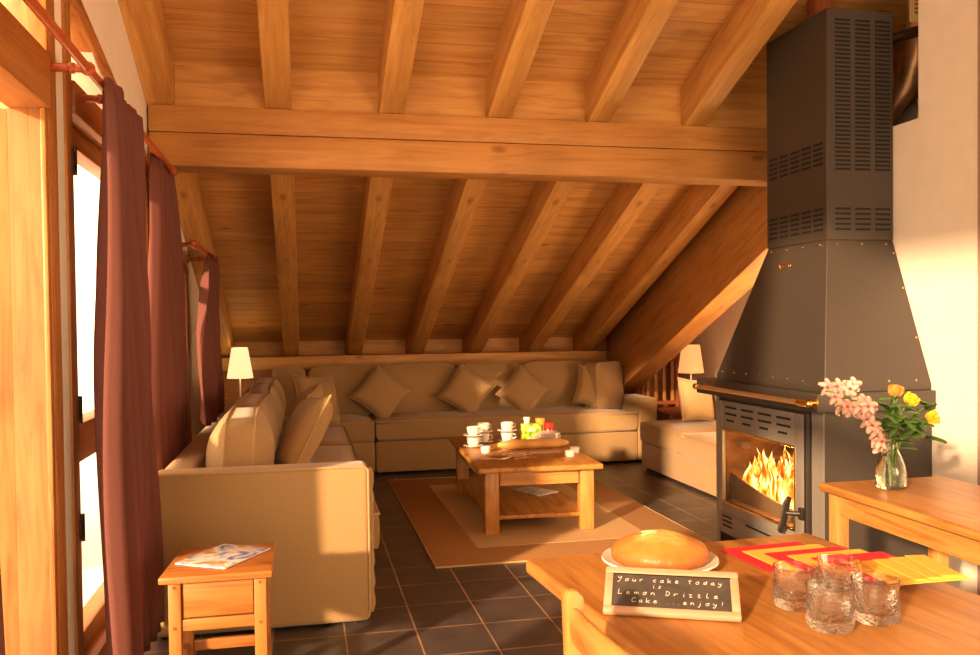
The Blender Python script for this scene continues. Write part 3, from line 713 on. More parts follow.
# door
d = MB(); x0, x1 = -.012, .012
d.box(x0, x1, .155, WY0, .225, .88, .004).box(x0, x1, WY1, 1.045, .225, .88, .004)
d.box(x0, x1, WY0, WY1, WZ1, .88, .003).box(x0, x1, WY0, WY1, .225, WZ0, .003)
dr = d.build('door', M['door_steel'], ST)
v = MB()
for c_ in range(4):
    y0 = .275+c_*.185
    for k in range(3):
        q = .85-k*.038; wd_ = .13 if k < 2 else .085
        v.box(x0-.0025, x0+.002, y0+(0 if k < 2 else .03), y0+(0 if k < 2 else .03)+wd_, q-.011, q)
v.build('vent_slots', M['slot'], dr)
MB().box(-.014, .004, WY0-.012, WY1+.012, WZ0-.012, WZ0, .002).box(-.014, .004, WY0-.012, WY0, WZ0, WZ1+.01, .002).box(-.014, .004, WY0, WY1, WZ1, WZ1+.012, .002).build('brass_trim', M['brass'], dr)
MB().box(-.002, .0, WY0, WY1, WZ0, WZ1).build('glass', M['pane'], dr)
# curved soot guard seen behind the lower part of the glass
g = []
nn = 24
for i in range(nn+1):
    u = i/nn; y = WY0-.02+(WY1-WY0+.05)*u
    g.append((y, WZ0+.065+.09*u**2))
MB().prism([(WY0-.02, WZ0)]+[(WY1+.03, WZ0)]+[(y, z) for y, z in g[::-1]], 'x', .055, .065).build('log_guard', plain('sooty_steel', (.22, .165, .11), .5, .3), ST)
# handle: curved grip on a pivot
h = MB(); h.tube([(-.075, .165+.03*0+.02, .47), (-.078, .20, .44), (-.075, .22, .39), (-.065, .25, .33), (-.055, .30, .275)], [.012, .014, .014, .014, .012], 12)
h.build('handle', M['stove_dark'], dr)
MB().tube([(-.091, .185, .465), (-.094, .203, .44), (-.091, .223, .39), (-.081, .253, .335), (-.07, .298, .285)], .0055, 8).build('handle_strip', M['chrome'], dr)
MB().tube([(-.010, .165, .39), (-.075, .21, .39)], .012, 10).box(-.03, -.008, .15, .185, .36, .42, .004).build('handle_pivot', M['stove_dark'], dr)
# dark vertical hinge bar, lower panel slots
MB().box(-.022, .002, .105, .145, .10, .895, .006).build('hinge_bar', M['stove_dark'], ST)
MB().box(-.026, -.021, .110, .118, .11, .89, .001).build('hinge_highlight', M['stove'], ST)
lp = MB().box(-.006, .02, .155, 1.045, .10, .222, .003).build('lower_panel', M['door_steel'], ST)
for ya_, yb2, n_ in ((.90, 1.01, 3), (.20, .31, 3), (.46, .74, 1)):
    v = MB()
    for k in range(n_): v.box(-.0085, -.004, ya_, yb2, .197-k*.027, .208-k*.027)
    v.build('vent_slots', M['slot'], lp)
MB().box(.01, .03, .12, 1.05, .01, .098).build('ash_opening', M['slot'], ST)
# shelf, rail, rivets
MB().box(-.06, BW, -.03, 1.235, .908, .998, .004).build('shelf', M['stove'], ST)
rl = MB().tube([(-.115, -.03, .955), (-.115, 1.125, .955)], .0125, 14).build('rail', M['chrome'], ST)
for y in (-.012, 1.10):
    MB().tube([(-.115, y, .955), (-.058, y, .955)], .010, 10).tube([(-.066, y, .955), (-.058, y, .955)], .026, 16).build('rail_bracket', M['brass'], rl)
MB().tube([(-.115, -.045, .955), (-.115, .035, .955)], [.017, .017], 14).ball((-.115, -.048, .955), .018, 12).build('rail_knob', M['brass'], rl)
MB().tube([(-.115, 1.10, .955), (-.115, 1.14, .955)], .017, 14).build('rail_knob', M['brass'], rl)
# hood
X1, Y1a, Y1b, Z1 = 2.602-2.4, 3.912-3.63, 4.479-3.63, 1.75
hb = MB(); bb = bmesh.new()
lo = [(-.0, 0, .998), (BW, 0, .998), (BW, BD, .998), (-.0, BD, .998)]; lo2 = [(x, y, 1.025) for x, y, z in lo]
hi = [(X1, Y1a, Z1), (BW, Y1a, Z1), (BW, Y1b, Z1), (X1, Y1b, Z1)]
V = [[bb.verts.new(p_) for p_ in R_] for R_ in (lo, lo2, hi)]
for A, B in zip(V, V[1:]):
    for k in range(4): bb.faces.new((A[k], A[(k+1) % 4], B[(k+1) % 4], B[k]))
bb.faces.new(V[0][::-1]); bb.faces.new(V[-1]); bmesh.ops.recalc_face_normals(bb, faces=bb.faces[:])
bmesh.ops.bevel(bb, geom=bb.edges[:], offset=.003, segments=1, affect='EDGES')
hb._merge(bb); hood = hb.build('hood', M['stove'], ST, ang=20)
# flue casing
MB().box(X1-.004, BW, Y1a-.004, Y1b+.004, Z1, 2.918, .004, 1).build('flue_casing', M['stove'], ST)
ya = Y1a+.02
for (z0, n_) in ((2.135, 5), (1.80, 5)):
    v = MB()
    for c_ in range(5):
        cy0 = ya+.01+c_*.108
        for k in range(n_): v.box(X1-.0075, X1-.003, cy0, cy0+.078, z0+k*.026, z0+k*.026+.011)
    v.build('vent_slots', M['slot'], ST)
for (z0, n_) in ((1.80, 5), (2.105, 36)):
    v = MB()
    for c_ in range(3):
        cx0 = X1+.045+c_*.115; st_ = .026 if n_ == 5 else .0215
        for k in range(n_): v.box(cx0, cx0+.085, Y1a-.0075, Y1a-.003, z0+k*st_, z0+k*st_+.010)
    v.build('vent_slots', M['slot'], ST)
def rivet(x, y, z, n_):
    q = Vector(n_).to_track_quat('Z', 'Y').to_matrix().to_4x4()
    MB().lathe([(0, .006), (.005, .005), (.007, .001), (.007, -.003), (0, -.003)], 12, Mx=Matrix.Translation((x, y, z)) @ q).build('rivet', M['brass'], ST)
nL = Vector((-(Z1-1.025), 0, X1)).normalized(); nF = Vector((0, -(Z1-1.025), Y1a)).normalized()
for k in range(8): rivet(.008, .06+k*.138, 1.045, nL)
for k in range(4): rivet(.05+k*.15, .010, 1.045, nF)
for k in range(4): rivet(X1-.008, Y1a+.05+k*.155, Z1-.022, nL)
for k in range(3): rivet(X1+.05+k*.14, Y1a-.010, Z1-.022, nF)
for k in range(4): rivet(.05+k*.15, -.032, .895, (0, -1, 0)) if k < 2 else None
for z in (1.25, 1.5, 1.68): 
    f_ = (z-1.025)/(Z1-1.025); rivet(BW-.02, Y1a*f_-.001, z, nF)
rivet(.0, -.0, .0, (-1, 0, 0)) if False else None
# oval maker's badge
q = nL.to_track_quat('Z', 'Y').to_matrix().to_4x4()
fz = (1.64-1.025)/(Z1-1.025)
bd = MB(); bd.tube([(.055*math.cos(a*PI/12), .021*math.sin(a*PI/12), .002) for a in range(24)], .003, 6, True, Mx=Matrix.Translation((X1*fz, .62, 1.64)) @ q @ Matrix.Rotation(PI/2*0, 4, 'Z'))
bd.build('badge', M['brass'], hood)
MB().tube([(.034*math.cos(a*PI/12), .011*math.sin(a*PI/12), .0015) for a in range(24)], .0022, 6, True, Mx=Matrix.Translation((X1*fz, .62, 1.64)) @ q).build('badge_inlay', M['brass'], hood)
# fire chamber, logs, flames
soot = plain('fire_brick', (.16, .075, .035), .9, noise=.4, nscale=12)
fc = MB(); fc.box(.03, .48, WY0-.05, WY0-.03, .24, .78).box(.03, .48, WY1+.03, WY1+.05, .24, .78).box(.46, .48, WY0-.03, WY1+.03, .24, .78).box(.03, .46, WY0-.03, WY1+.03, .24, .26).box(.03, .46, WY0-.03, WY1+.03, .76, .78)
fc.build('fire_chamber', soot, ST)
bark = plain('charred_log', (.07, .035, .02), .9, noise=.5, nscale=25, bmp=.6)
def log(p0, p1, r, name, label):
    p0, p1 = Vector(p0), Vector(p1); n_ = 7
    o = MB().tube([p0.lerp(p1, i/n_)-p0+Vector((0, 0, .004*math.sin(i*2.1))) for i in range(n_+1)], [r*(1+.08*math.sin(i*1.7)) for i in range(n_+1)], 12).build(name, bark, None, tuple(p0), ang=60)
    return tag(o, label, 'log')
log((2.62, 3.93, .33), (2.64, 4.50, .335), .055, 'log', 'charred log at the bottom of the fire')
log((2.76, 3.98, .335), (2.74, 4.55, .335), .05, 'log', 'charred log lying behind the front one in the stove')
log((2.60, 4.02, .425), (2.80, 4.40, .46), .045, 'log', 'charred log laid across the two others in the flames')
MB().ball((0, 0, 0), 1, 20, None, 0, (.14, .30, .03)).build('ember_bed', M['ember'], ST, (.26, .55, .275))
fl = MB(); rnd = random.Random(21)
def flame(cx, cy, z0, h_, w_, ph):
    def fn(u, v):
        a = 2*PI*u
        r = w_*(math.sin(PI*min(1, .12+v*.88))**.8)*(1-v)**.35*(1+.18*math.sin(3*a+ph+5*v))
        return (cx+r*.5*math.cos(a)+.02*math.sin(6*v+ph)*v, cy+r*math.sin(a)+.035*math.sin(5*v+ph*1.7)*v, z0+h_*v)
    fl.grid(fn, 14, 14)
for k in range(34):
    cy = .28+.74*(k+.5)/34
    h_ = (.41 if cy < .66 else .41-.50*(cy-.66))*rnd.uniform(.62, 1.0)
    flame((.14, .20, .27)[k % 3]+rnd.uniform(-.01, .01), cy, .33, h_*.92, rnd.uniform(.030, .055), rnd.uniform(0, 6))
fo = fl.build('flames', M['flame'], None, (2.4, 3.63, 0), ang=180); tag(fo, 'yellow orange flames burning behind the stove glass', 'fire'); fo['kind'] = 'stuff'
light('fire_glow', 'POINT', (2.50, 4.15, .55), 16, (1, .45, .12), .06)

# flue pipes and the shaft label
def pipe(pts, r, name, label, mat='copper'):
    pts = [Vector(p_) for p_ in pts]
    return tag(MB().tube([p_-pts[0] for p_ in pts], r, 18).build(name, M[mat], None, tuple(pts[0]), ang=60), label, 'pipe')
pipe([(3.20, 4.35, 2.36), (3.21, 4.25, 2.48), (3.24, 4.12, 2.62), (3.26, 4.08, 2.76), (3.26, 4.08, 3.1)], .055, 'flue_pipe', 'bent copper coloured pipe in the shaft beside the flue casing')
pipe([(3.00, 3.98, 2.80), (3.12, 3.92, 2.83), (3.35, 3.86, 2.88), (3.70, 3.80, 2.92)], .028, 'duct_pipe', 'dark narrow pipe leaving the flue casing sideways into the shaft', 'iron')
pipe([(3.40, 4.5, 2.30), (3.40, 4.5, 3.0)], .045, 'vent_pipe', 'straight copper pipe deeper inside the shaft')
pipe([(2.79, 4.25, 2.92), (2.79, 4.25, 3.16)], .075, 'chimney_pipe', 'brown pipe rising out of the casing top to the roof', 'red_z')
t = thing('warning_plate', 'small pale plate with red lines of print in the shaft opening', 'sign', (3.20, 3.97, 2.98))
MB().box(-.075, .075, -.004, 0, -.08, .08, .002).build('plate', plain('cream_plate', (.8, .65, .3), .5), t)
m = MB()
for k in range(4): m.box(-.045, .045-.01*(k % 2), -.0055, -.004, .03-k*.022, .040-k*.022)
m.build('printed_lines', plain('red_print', (.55, .12, .05), .5), t)

# ------------------------------------------------------------------ side table at the right with the vase
RT = thing('console_table', 'plain light wood table at the right, carrying the flower vase', 'table', (2.265, 2.33, 0))
MB().box(-.28, .28, -.72, .72, .668, .70, .010, 3).build('tabletop', M['oak_y'], RT)
for sx in (-1, 1):
    for sy in (-1, 1): leg_box(RT, sx*.225, sy*.665, .055, .668, M['oak_z'])
for sx in (-1, 1): MB().box(sx*.23-.012, sx*.23+.012, -.637, .637, .585, .668).build('apron', M['oak_y'], RT)
for sy in (-1, 1): MB().box(-.197, .197, sy*.67-.012, sy*.67+.012, .585, .668).build('apron', M['oak_x'], RT)

VX, VY, VZ = 2.185, 2.88, .70
va = thing('vase', 'clear glass carafe vase with water and green stems on the right table', 'vase', (VX, VY, VZ))
vp = [(.0, 0), (.050, 0), (.055, .006), (.056, .06), (.050, .09), (.034, .13), (.0235, .155), (.0245, .18), (.033, .205), (.046, .234)]
inn = [(r-.003, z) for r, z in vp[::-1] if z > .01]
MB().lathe(vp+inn+[(.048, .012), (0, .012)], 40).build('glass_body', M['vase'], va)
wt = real_glass('water', (.90, .95, .85)); wt.node_tree.nodes['Principled BSDF'].inputs['IOR'].default_value = 1.33
MB().lathe([(0, .0125), (.0475, .0125), (.0525, .06), (.0465, .09), (.0325, .125), (0, .125)], 32).build('water', wt, va)
leafm = plain('green_leaf', (.07, .17, .03), .45, noise=.3, nscale=30); stemm = plain('green_stem', (.16, .30, .06), .5)
petal_p = plain('pink_petal', (.80, .55, .48), .6, noise=.12, nscale=40); petal_c = plain('magenta_lip', (.55, .08, .12), .5)
petal_y = plain('yellow_petal', (.85, .58, .03), .5, noise=.1, nscale=40); petal_o = plain('orange_petal', (.85, .28, .05), .5)
def petal(m, c, d, up, L_, W_, cup_=.25, mi=0):
    d = Vector(d).normalized(); up = Vector(up); sd = d.cross(up).normalized(); nn_ = sd.cross(d).normalized(); c = Vector(c)
    def fn(u, v):
        ww = W_/2*math.sin(PI*min(1, .08+.86*u))**.7
        s_ = (v-.5)*2
        return c+d*(L_*u)+sd*(s_*ww)+nn_*(cup_*L_*u*u-.25*W_*s_*s_)
    m.grid(fn, 5, 4, mi=mi)
def leaf(m, c, d, L_, W_, droop=.3):
    petal(m, c, d, (0, 0, 1), L_, W_, -droop)
# bouquet things: the orchid spray and three roses, foliage
mouth = Vector((VX, VY, VZ+.21))
def curve_pts(p0, p1, p2, n_=14):
    p0, p1, p2 = Vector(p0), Vector(p1), Vector(p2)
    return [(1-t)**2*p0+2*t*(1-t)*p1+t*t*p2 for t in [i/n_ for i in range(n_+1)]]
# camera-facing directions in the room: sideways r, towards the viewer f
rv = Vector((.79, -.61, 0)); fv = Vector((-.61, -.79, 0))
orc = thing('orchid_spray', 'arching spray of pink orchid blooms leaning left out of the vase', 'flower', tuple(mouth))
sp_ = curve_pts((0, 0, -.185), rv*-.01+Vector((0, 0, .14)), rv*-.235+Vector((0, 0, .155)))
MB().tube(sp_, .0035, 8).build('stem', stemm, orc)
rnd = random.Random(9)
for k in range(24):
    tt = .30+.70*k/23; p_ = sp_[min(14, int(tt*14))]
    c = p_+rv*rnd.uniform(-.02, .02)+Vector((0, 0, rnd.uniform(-.055, .05)))+fv*rnd.uniform(-.02, .045)
    fd = (fv+rv*rnd.uniform(-.6, .4)+Vector((0, 0, rnd.uniform(-.4, .4)))).normalized()
    a1 = fd.cross(Vector((0, 0, 1))).normalized(); a2 = a1.cross(fd).normalized()
    m = MB()
    for q_ in range(5):
        an = PI/2+q_*2*PI/5+rnd.uniform(-.1, .1)
        petal(m, c, a1*math.cos(an)+a2*math.sin(an)+fd*.15, fd, rnd.uniform(.032, .042), .024, .25)
    bl = m.build('bloom', petal_p, orc, ang=180, solid=.0008)
    MB().ball(tuple(c+fd*.006), .0065, 8).build('lip', petal_c, bl)
def rose(dx, dz, dy, mat, label, sc=1):
    head = rv*dx+Vector((0, 0, dz))+fv*dy
    t = thing('rose', label, 'flower', tuple(mouth), 0)
    pts_ = curve_pts((0, 0, -.18), (rv*dx*.2+Vector((0, 0, dz*.6))), head)
    MB().tube(pts_, .0028, 8).build('stem', stemm, t)
    ax = (pts_[-1]-pts_[-3]).normalized(); a1 = ax.orthogonal().normalized(); a2 = ax.cross(a1); m = MB()
    for ring, (nr, tilt) in enumerate(((3, .15), (5, .35), (6, .7))):
        for q_ in range(nr):
            an = q_*2*PI/nr+ring*.5; o_ = a1*math.cos(an)+a2*math.sin(an)
            petal(m, head+o_*.003*ring, ax+o_*tilt, o_*-1, .040*sc, .032*sc, .25)
    m.build('bloom', mat, t, ang=180, solid=.0008)
    MB().ball(tuple(head), .009, 8).build('sepal', stemm, t)
    lv = MB()
    for k in range(5):
        p_ = pts_[5+2*k] if 5+2*k < 15 else pts_[-2]
        leaf(lv, p_, rv*math.cos(k*2.2)+fv*math.sin(k*2.2)*.6+Vector((0, 0, .25)), .060, .030)
    lv.build('leaves', leafm, t, ang=180, solid=.0006)
rose(.015, .145, .0, petal_o, 'orange tinged rose standing highest in the vase')
rose(.060, .118, .02, petal_y, 'yellow rose just right of the orange one')
rose(.125, .060, .02, petal_y, 'yellow rose leaning far right out of the vase')
fo = thing('foliage', 'dark green leafy sprigs filling the right side of the vase', 'plant', tuple(mouth))
rnd = random.Random(12)
for k in range(9):
    e_ = rv*rnd.uniform(-.03, .14)+Vector((0, 0, rnd.uniform(-.03, .11)))+fv*rnd.uniform(-.07, .08)
    ps = curve_pts((0, 0, -.17+.01*k), e_*.3+Vector((0, 0, .06)), e_, 8)
    st = MB().tube(ps, .0022, 6).build('stem', stemm, fo)
    lv = MB()
    for j in range(5):
        leaf(lv, ps[4+j] if j < 4 else ps[-1], rv*rnd.uniform(-1, 1)+fv*rnd.uniform(-.8, .8)+Vector((0, 0, rnd.uniform(-.3, .7))), rnd.uniform(.055, .08), rnd.uniform(.034, .045))
    lv.build('leaves', leafm, st, ang=180, solid=.0006)
for k in range(3):
    ps = curve_pts((0, 0, -.05), rv*.07+Vector((0, 0, .07)), rv*(.15+.008*k)+Vector((0, 0, .03-.028*k)), 10)
    MB().tube(ps, [.002-.00015*i for i in range(11)], 5).build('grass_blade', leafm, fo)

# ------------------------------------------------------------------ dining table and what lies on it
DR = math.radians(4.5)
DT = thing('dining_table', 'large light wood dining table in the foreground with knots and worn edges', 'table', (1.03, 1.22, 0), DR)
MB().box(-.42, .42, -.92, .92, .712, .75, .012, 3).build('tabletop', M['oak_y'], DT)
for sx in (-1, 1):
    for sy in (-1, 1): leg_box(DT, sx*.32, sy*.70, .07, .712, M['oak_z'])
for sx in (-1, 1): MB().box(sx*.32-.012, sx*.32+.012, -.665, .665, .62, .712).build('apron', M['oak_y'], DT)
for sy in (-1, 1): MB().box(-.285, .285, sy*.70-.012, sy*.70+.012, .62, .712).build('apron', M['oak_x'], DT)
TT = .7505
o = MB().lathe([(0, 0), (.085, 0), (.09, .004), (.142, .016), (.14, .020), (.088, .009), (0, .009)], 56).build('plate', M['white_china'], None, (.845, 1.965, TT))
tag(o, 'large white plate under the cake on the dining table', 'plate')
def cake_wob(k, z): return .012*math.sin(k*.7)+.008*math.sin(k*1.9)
cakem, t_, b_ = nt('baked_cake'); tc = N(t_, 'ShaderNodeTexCoord'); sx_ = N(t_, 'ShaderNodeSeparateXYZ'); t_.links.new(tc.outputs['Object'], sx_.inputs[0])
n_ = N(t_, 'ShaderNodeTexNoise'); n_.inputs['Scale'].default_value = 18; n_.inputs['Detail'].default_value = 6; t_.links.new(tc.outputs['Object'], n_.inputs['Vector'])
ma = N(t_, 'ShaderNodeMath', operation='MULTIPLY_ADD'); t_.links.new(n_.outputs[0], ma.inputs[0]); ma.inputs[1].default_value = .35
mr = N(t_, 'ShaderNodeMapRange'); mr.inputs['From Min'].default_value = .0; mr.inputs['From Max'].default_value = .085; t_.links.new(sx_.outputs['Z'], mr.inputs['Value']); t_.links.new(mr.outputs[0], ma.inputs[2])
r_ = ramp(t_, [(.25, (.28, .08, .015)), (.6, (.48, .165, .03)), (.85, (.60, .27, .06)), (1.1 if False else 1.0, (.80, .50, .16))]); t_.links.new(ma.outputs[0], r_.inputs[0]); t_.links.new(r_.outputs[0], b_.inputs['Base Color']); b_.inputs['Roughness'].default_value = .42  # palest stop paints a highlight into the crust on the dome top
bump(t_, b_, n_.outputs[0], .6, .012)
ck = thing('cake', 'round golden domed cake with cracked sugary top on a white plate', 'cake', (.845, 1.965, TT+.0095))
MB().lathe([(0, 0), (.105, 0), (.116, .010), (.118, .026), (.110, .040), (.085, .053), (.05, .066), (.02, .074), (0, .073)], 64, wob=cake_wob).build('sponge', cakem, ck, ang=80)
cr = MB()
for a_, L2 in ((2.0, .05), (.4, .055), (3.3, .04), (4.9, .045)):
    cr.tube([(-.02+L2*s__*math.cos(a_)+.004*math.sin(s__*9), .0+L2*s__*math.sin(a_), .073-.011*s__**1.3) for s__ in [i/8 for i in range(9)]], [.0045*(1-i/9.5) for i in range(9)], 6)
cr.build('sugar_crack', plain('drizzle_sugar', (.9, .7, .36), .25), ck)
# napkins: a cascade of folded paper squares
red = plain('red_napkin', (.72, .015, .035), .7, bmp=.1, nscale=90); yel = plain('yellow_napkin', (.86, .48, .07), .7, bmp=.1, nscale=90)
order = [red, yel, red, yel, red, yel, yel, yel, yel, yel]
onm = ['', 'second', 'third', 'fourth', 'fifth', 'sixth', 'seventh', 'eighth', 'ninth', '']
for k, mt in enumerate(order):
    m = MB(); cw = 'red' if mt is red else 'yellow'
    if k < 5: x, y, w_n, l_n = 1.052+k*.0375, 2.045-k*.043, .235-.008*k, .205
    else: x, y, w_n, l_n = 1.235+(k-5)*.040, 1.80-(k-5)*.004, .185-(k-5)*.034, .17
    for j in range(3): m.box(-.002*j, w_n-.003*j, -l_n+.004*j, .0, .0014*j, .0014*j+.0011)
    o = m.build('napkin', mt, None, (x, y, TT+.001+k*.0032), (0, 0, DR-.012*k if k < 5 else .02-.09*(k-5)*.6))
    lab = 'folded %s paper napkin, %s from the left in the fanned row' % (cw, onm[k]) if onm[k] else ('folded red paper napkin at the left end of the fanned row' if k == 0 else 'folded yellow paper napkin at the right end of the fanned row, fully on top')
    tag(o, lab, 'napkin', 'red and yellow napkins on the dining table')
# tumblers
def tumbler():
    t = thing('tumbler', 'bubbled glass tumbler nearest the viewer in the group of four', 'glass', (.985, 1.475, TT), 0, 'bubbled glass tumblers')
    def wb_(k, z): return .012*math.sin(k*2*PI/40*4+z*50) if z > 0 else 0
    out = [(0, 0), (.034, 0), (.042, .006), (.0455, .018), (.043, .035), (.0445, .05), (.0425, .060), (.0435, .072), (.0445, .086)]
    inn_ = [(.0425, .086), (.0412, .072), (.040, .060), (.040, .05), (.037, .035), (.030, .022), (.012, .026), (0, .027)]
    MB().lathe(out+inn_, 40, wob=wb_).build('glass_body', M['tumbler'], t, ang=80)
    return t
t0 = tumbler()
dup(t0, (.99, 1.605, TT), .8, 'bubbled glass tumbler at the left of the group of four')
dup(t0, (1.095, 1.49, TT), 1.9, 'bubbled glass tumbler at the right of the group of four')
dup(t0, (1.11, 1.63, TT), 2.8, 'bubbled glass tumbler farthest back in the group, over the napkins')
# slate board with chalk writing
BLp, BRp = Vector((.586, 1.652, TT+.002)), Vector((.835, 1.541, TT+.002))
ex = (BRp-BLp).normalized(); ny = Vector((-ex.y, ex.x, 0)); th = math.radians(31)
ey = (ny*math.cos(th)+Vector((0, 0, 1))*math.sin(th)).normalized(); ez = ex.cross(ey)
BM = Matrix(((ex.x, ey.x, ez.x), (ex.y, ey.y, ez.y), (ex.z, ey.z, ez.z)))
sl = thing('chalkboard', 'small wood framed slate with handwritten chalk message, leaning before the cake', 'sign', tuple(BLp))
sl.rotation_euler = BM.to_euler()
W_, H_ = .272, .122; fw = .017
slf = wood('pale_frame', (.62, .42, .31), (.52, .33, .22), 'x', .45, 1.5, False, None, .05)
fr = MB(); fr.box(0, W_, 0, fw, 0, .012, .003).box(0, W_, H_-fw, H_, 0, .012, .003).box(0, fw, fw, H_-fw, 0, .012, .003).box(W_-fw, W_, fw, H_-fw, 0, .012, .003)
fr.build('frame', slf, sl)
MB().box(fw-.002, W_-fw+.002, fw-.002, H_-fw+.002, .002, .0075).build('slate', plain('slate_face', (.055, .045, .04), .75, noise=.25, nscale=30), sl)
MB().box(W_*.5-.012, W_*.5+.012, H_*.42, H_*.9, -.058, 0.0, .003).build('prop_block', slf, sl) if False else None
G = {  # handwriting strokes on a unit x-height grid
 'Y': [[(0, 1.9), (.15, 1.2), (.5, 1.15), (.8, 1.9)], [(.8, 1.9), (.65, .6), (.3, -.5), (.0, -.2)]], 'o': [[(.5, 1), (.1, .8), (.05, .2), (.4, 0), (.75, .3), (.7, .85), (.45, 1), (.9, .95)]],
 'u': [[(0, 1), (.05, .2), (.35, 0), (.65, .3), (.7, 1), (.7, .2), (.95, 0)]], 'r': [[(0, 1), (.1, 0), (.12, .6), (.4, 1), (.75, .85)]], 'c': [[(.8, .85), (.45, 1), (.05, .6), (.2, .05), (.8, .1)]],
 'a': [[(.75, .9), (.4, 1), (.05, .5), (.25, 0), (.65, .3), (.75, 1), (.7, .15), (.95, 0)]], 'k': [[(0, 1.9), (.1, 0)], [(.8, 1), (.12, .45), (.85, 0)]], 'e': [[(.1, .5), (.7, .6), (.55, 1), (.2, .9), (.05, .3), (.35, 0), (.9, .2)]],
 't': [[(.4, 1.7), (.3, .3), (.6, 0)], [(0, 1.15), (.85, 1.2)]], 'd': [[(.7, .8), (.3, .95), (.05, .4), (.3, 0), (.65, .3), (.8, 1.8), (.75, .1)]], 'y': [[(0, 1), (.15, .3), (.55, .3), (.75, 1), (.6, -.4), (.2, -.8), (0, -.4)]],
 'i': [[(.3, 1), (.3, .1), (.5, 0)], [(.32, 1.45), (.36, 1.5)]], 's': [[(.75, .95), (.3, 1), (.2, .65), (.7, .4), (.5, 0), (.1, .05)]], 'L': [[(.1, 1.8), (.05, .1), (.15, 0), (.9, .1)]],
 'm': [[(0, 1), (.05, 0), (.1, .8), (.4, .95), (.45, 0), (.5, .8), (.85, .95), (.95, 0)]], 'n': [[(0, 1), (.05, 0), (.15, .75), (.5, 1), (.7, .6), (.75, 0)]], 'D': [[(.1, 1.8), (.1, 0), (.6, .2), (.9, .9), (.6, 1.6), (0, 1.8)]],
 'z': [[(.05, 1), (.75, 1), (.1, .05), (.85, .05)]], 'l': [[(.3, 1.8), (.2, .2), (.45, 0), (.7, .2)]], 'C': [[(.9, 1.6), (.5, 1.85), (.05, 1.1), (.15, .2), (.6, 0), (1, .3)]], 'j': [[(.5, 1), (.45, -.4), (.15, -.8), (0, -.4)], [(.5, 1.45), (.55, 1.5)]],
 '!': [[(.35, 1.8), (.3, .6)], [(.27, .1), (.33, .12)]], '.': [[(.3, .05), (.38, .1)]], ' ': []}
chalk = plain('chalk', (.82, .76, .68), .95, noise=.1, nscale=300)
def write(txt, x, y, s_, adv, parent):
    m = MB(); rnd_ = random.Random(len(txt))
    for chx in txt:
        for st in G[chx]:
            P_ = []
            for (a, c), (a2, c2) in zip(st, st[1:]):
                for q_ in range(4): P_.append((a+(a2-a)*q_/4, c+(c2-c)*q_/4))
            P_.append(st[-1])
            for _ in range(2): P_ = [P_[0]]+[((P_[i-1][0]+2*P_[i][0]+P_[i+1][0])/4, (P_[i-1][1]+2*P_[i][1]+P_[i+1][1])/4) for i in range(1, len(P_)-1)]+[P_[-1]]
            m.tube([(x+a*s_*1.25+c*s_*.12, y+c*s_, .0077) for a, c in P_], .00062, 5, flat=.4)
        x += adv*(.75 if chx in ' .i' else 1); y -= .00002
    return m.build('chalk_writing', chalk, parent, ang=180)
write('Your cake today', .026, .086, .0068, .0152, sl)
write('is', .098, .070, .0062, .0150, sl)
write('Lemon Drizzle', .028, .051, .0072, .0168, sl)
write('Cake ...enjoy!', .056, .031, .0066, .0148, sl)

# ------------------------------------------------------------------ dining chair tucked at the left of the table
DC = thing('dining_chair', 'light wooden dining chair at the near left side of the dining table', 'chair', (.663, 1.295, 0), PI/2+DR)
# local: +y faces away from the table ... back at +y
MB().box(-.21, .21, -.20, .17, .44, .465, .012).build('seat', M['oak_x'], DC)
for a in (-1, 1):
    leg_box(DC, a*.185, -.17, .036, .44, M['oak_z'])
    MB().prism([(.150, 0), (.186, 0), (.186, .46), (.200, .855), (.194, .87), (.180, .87), (.166, .855), (.150, .46)], 'x', a*.195-.016, a*.195+.016, .004).build('back_post', M['oak_z'], DC)
tr_ = MB()
def rail(u, v):
    an = 2*PI*v; x = -.18+.36*u; bow = .018*math.sin(PI*u)
    return (x, .184+bow+.011*math.cos(an), .805+.034*math.sin(an)+.012*math.sin(PI*u))
tr_.grid(rail, 20, 16); tr_.build('top_rail', M['oak_x'], DC, ang=180)
tr_ = MB(); tr_.grid(lambda u, v: (-.18+.36*u, .172+.018*math.sin(PI*u)+.008*math.cos(2*PI*v), .66+.02*math.sin(2*PI*v)), 20, 12); tr_.build('middle_rail', M['oak_x'], DC, ang=180)
for a in (-1, 1): MB().box(a*.185-.01, a*.185+.01, -.152, .150, .20, .235, .003).build('stretcher', M['oak_y'], DC)
MB().box(-.17, .17, -.18, -.16, .38, .44, .003).build('apron', M['oak_x'], DC)

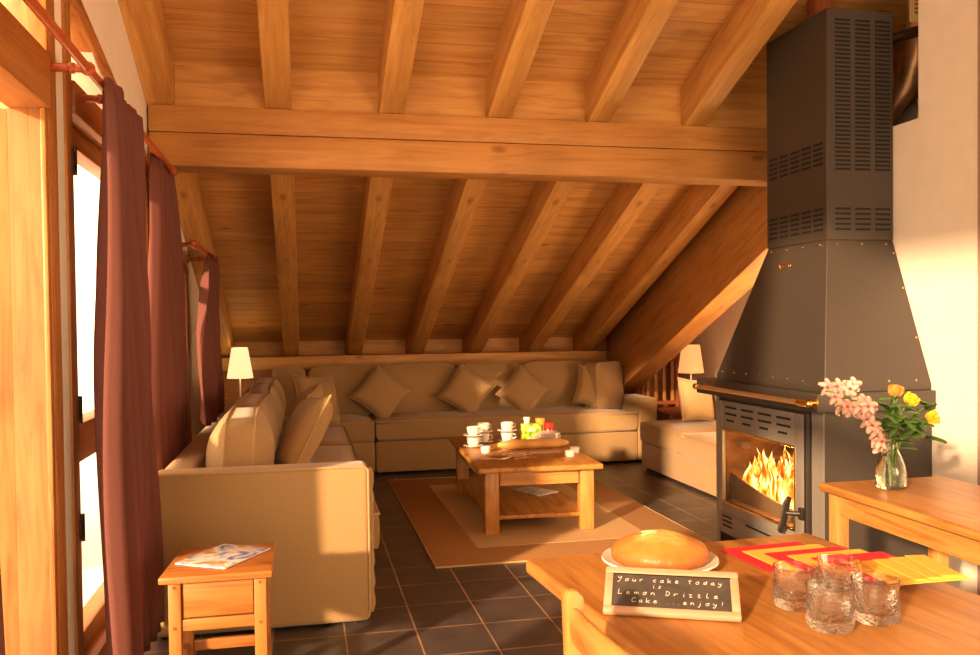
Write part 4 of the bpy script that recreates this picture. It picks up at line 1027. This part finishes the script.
# ------------------------------------------------------------------ small bedside table with the magazine, in front of the sofa arm
NT = thing('side_table', 'small orange pine side table with a drawer, before the sofa arm', 'side table', (-.305, 3.255, 0))
MB().prism([(-.19, -.20), (.185, -.20), (.185, .20), (-.165, .20)], 'z', .475, .50, .006).build('tabletop', M['pine_x'], NT)
for sx in (-1, 1):
    for sy in (-1, 1): leg_box(NT, sx*.142, sy*.15, .042, .475, M['pine_z'])
dw = MB().box(-.118, .118, -.160, -.145, .345, .470, .004).build('drawer', M['pine_x'], NT)
MB().box(-.121, .121, -.163, -.150, .30, .341, .003).build('front_rail', M['pine_x'], NT)
for sx in (-1, 1): MB().box(sx*.145-.008, sx*.145+.008, -.129, .129, .30, .475).build('side_panel', M['pine_y'], NT)
MB().box(-.121, .121, .142, .158, .30, .475).build('back_panel', M['pine_x'], NT)
MB().box(-.121, .121, .140, .162, .12, .16, .003).build('stretcher', M['pine_x'], NT)
for sx in (-1, 1):
    MB().box(sx*.142-.01, sx*.142+.01, -.129, .129, .12, .155, .003).build('stretcher', M['pine_y'], NT)
    for z in (.455, .315): MB().tube([(sx*.142, -.173, z), (sx*.142, -.168, z)], .006, 10).build('wooden_peg', M['red_z'], NT)
m_, t_, b_ = nt('glossy_cover'); tc = N(t_, 'ShaderNodeTexCoord'); n_ = N(t_, 'ShaderNodeTexNoise'); n_.inputs['Scale'].default_value = 9; n_.inputs['Detail'].default_value = 3; n_.inputs['Distortion'].default_value = 1
t_.links.new(tc.outputs['Object'], n_.inputs['Vector']); r_ = ramp(t_, [(.36, (.12, .16, .42)), (.45, (.45, .48, .70)), (.52, (.80, .76, .72)), (.60, (.62, .34, .20)), (.68, (.25, .14, .10))]); t_.links.new(n_.outputs[0], r_.inputs[0]); t_.links.new(r_.outputs[0], b_.inputs['Base Color']); b_.inputs['Roughness'].default_value = .25
mg = thing('magazine', 'glossy blue and white magazine lying askew on the small side table', 'magazine', (-.30, 3.28, .501), -.55)
MB().box(-.105, .105, -.14, .14, 0, .006, .001).build('cover', m_, mg)
MB().box(-.103, .107, -.138, .138, .0012, .0048).build('pages', M['white_china'], mg)
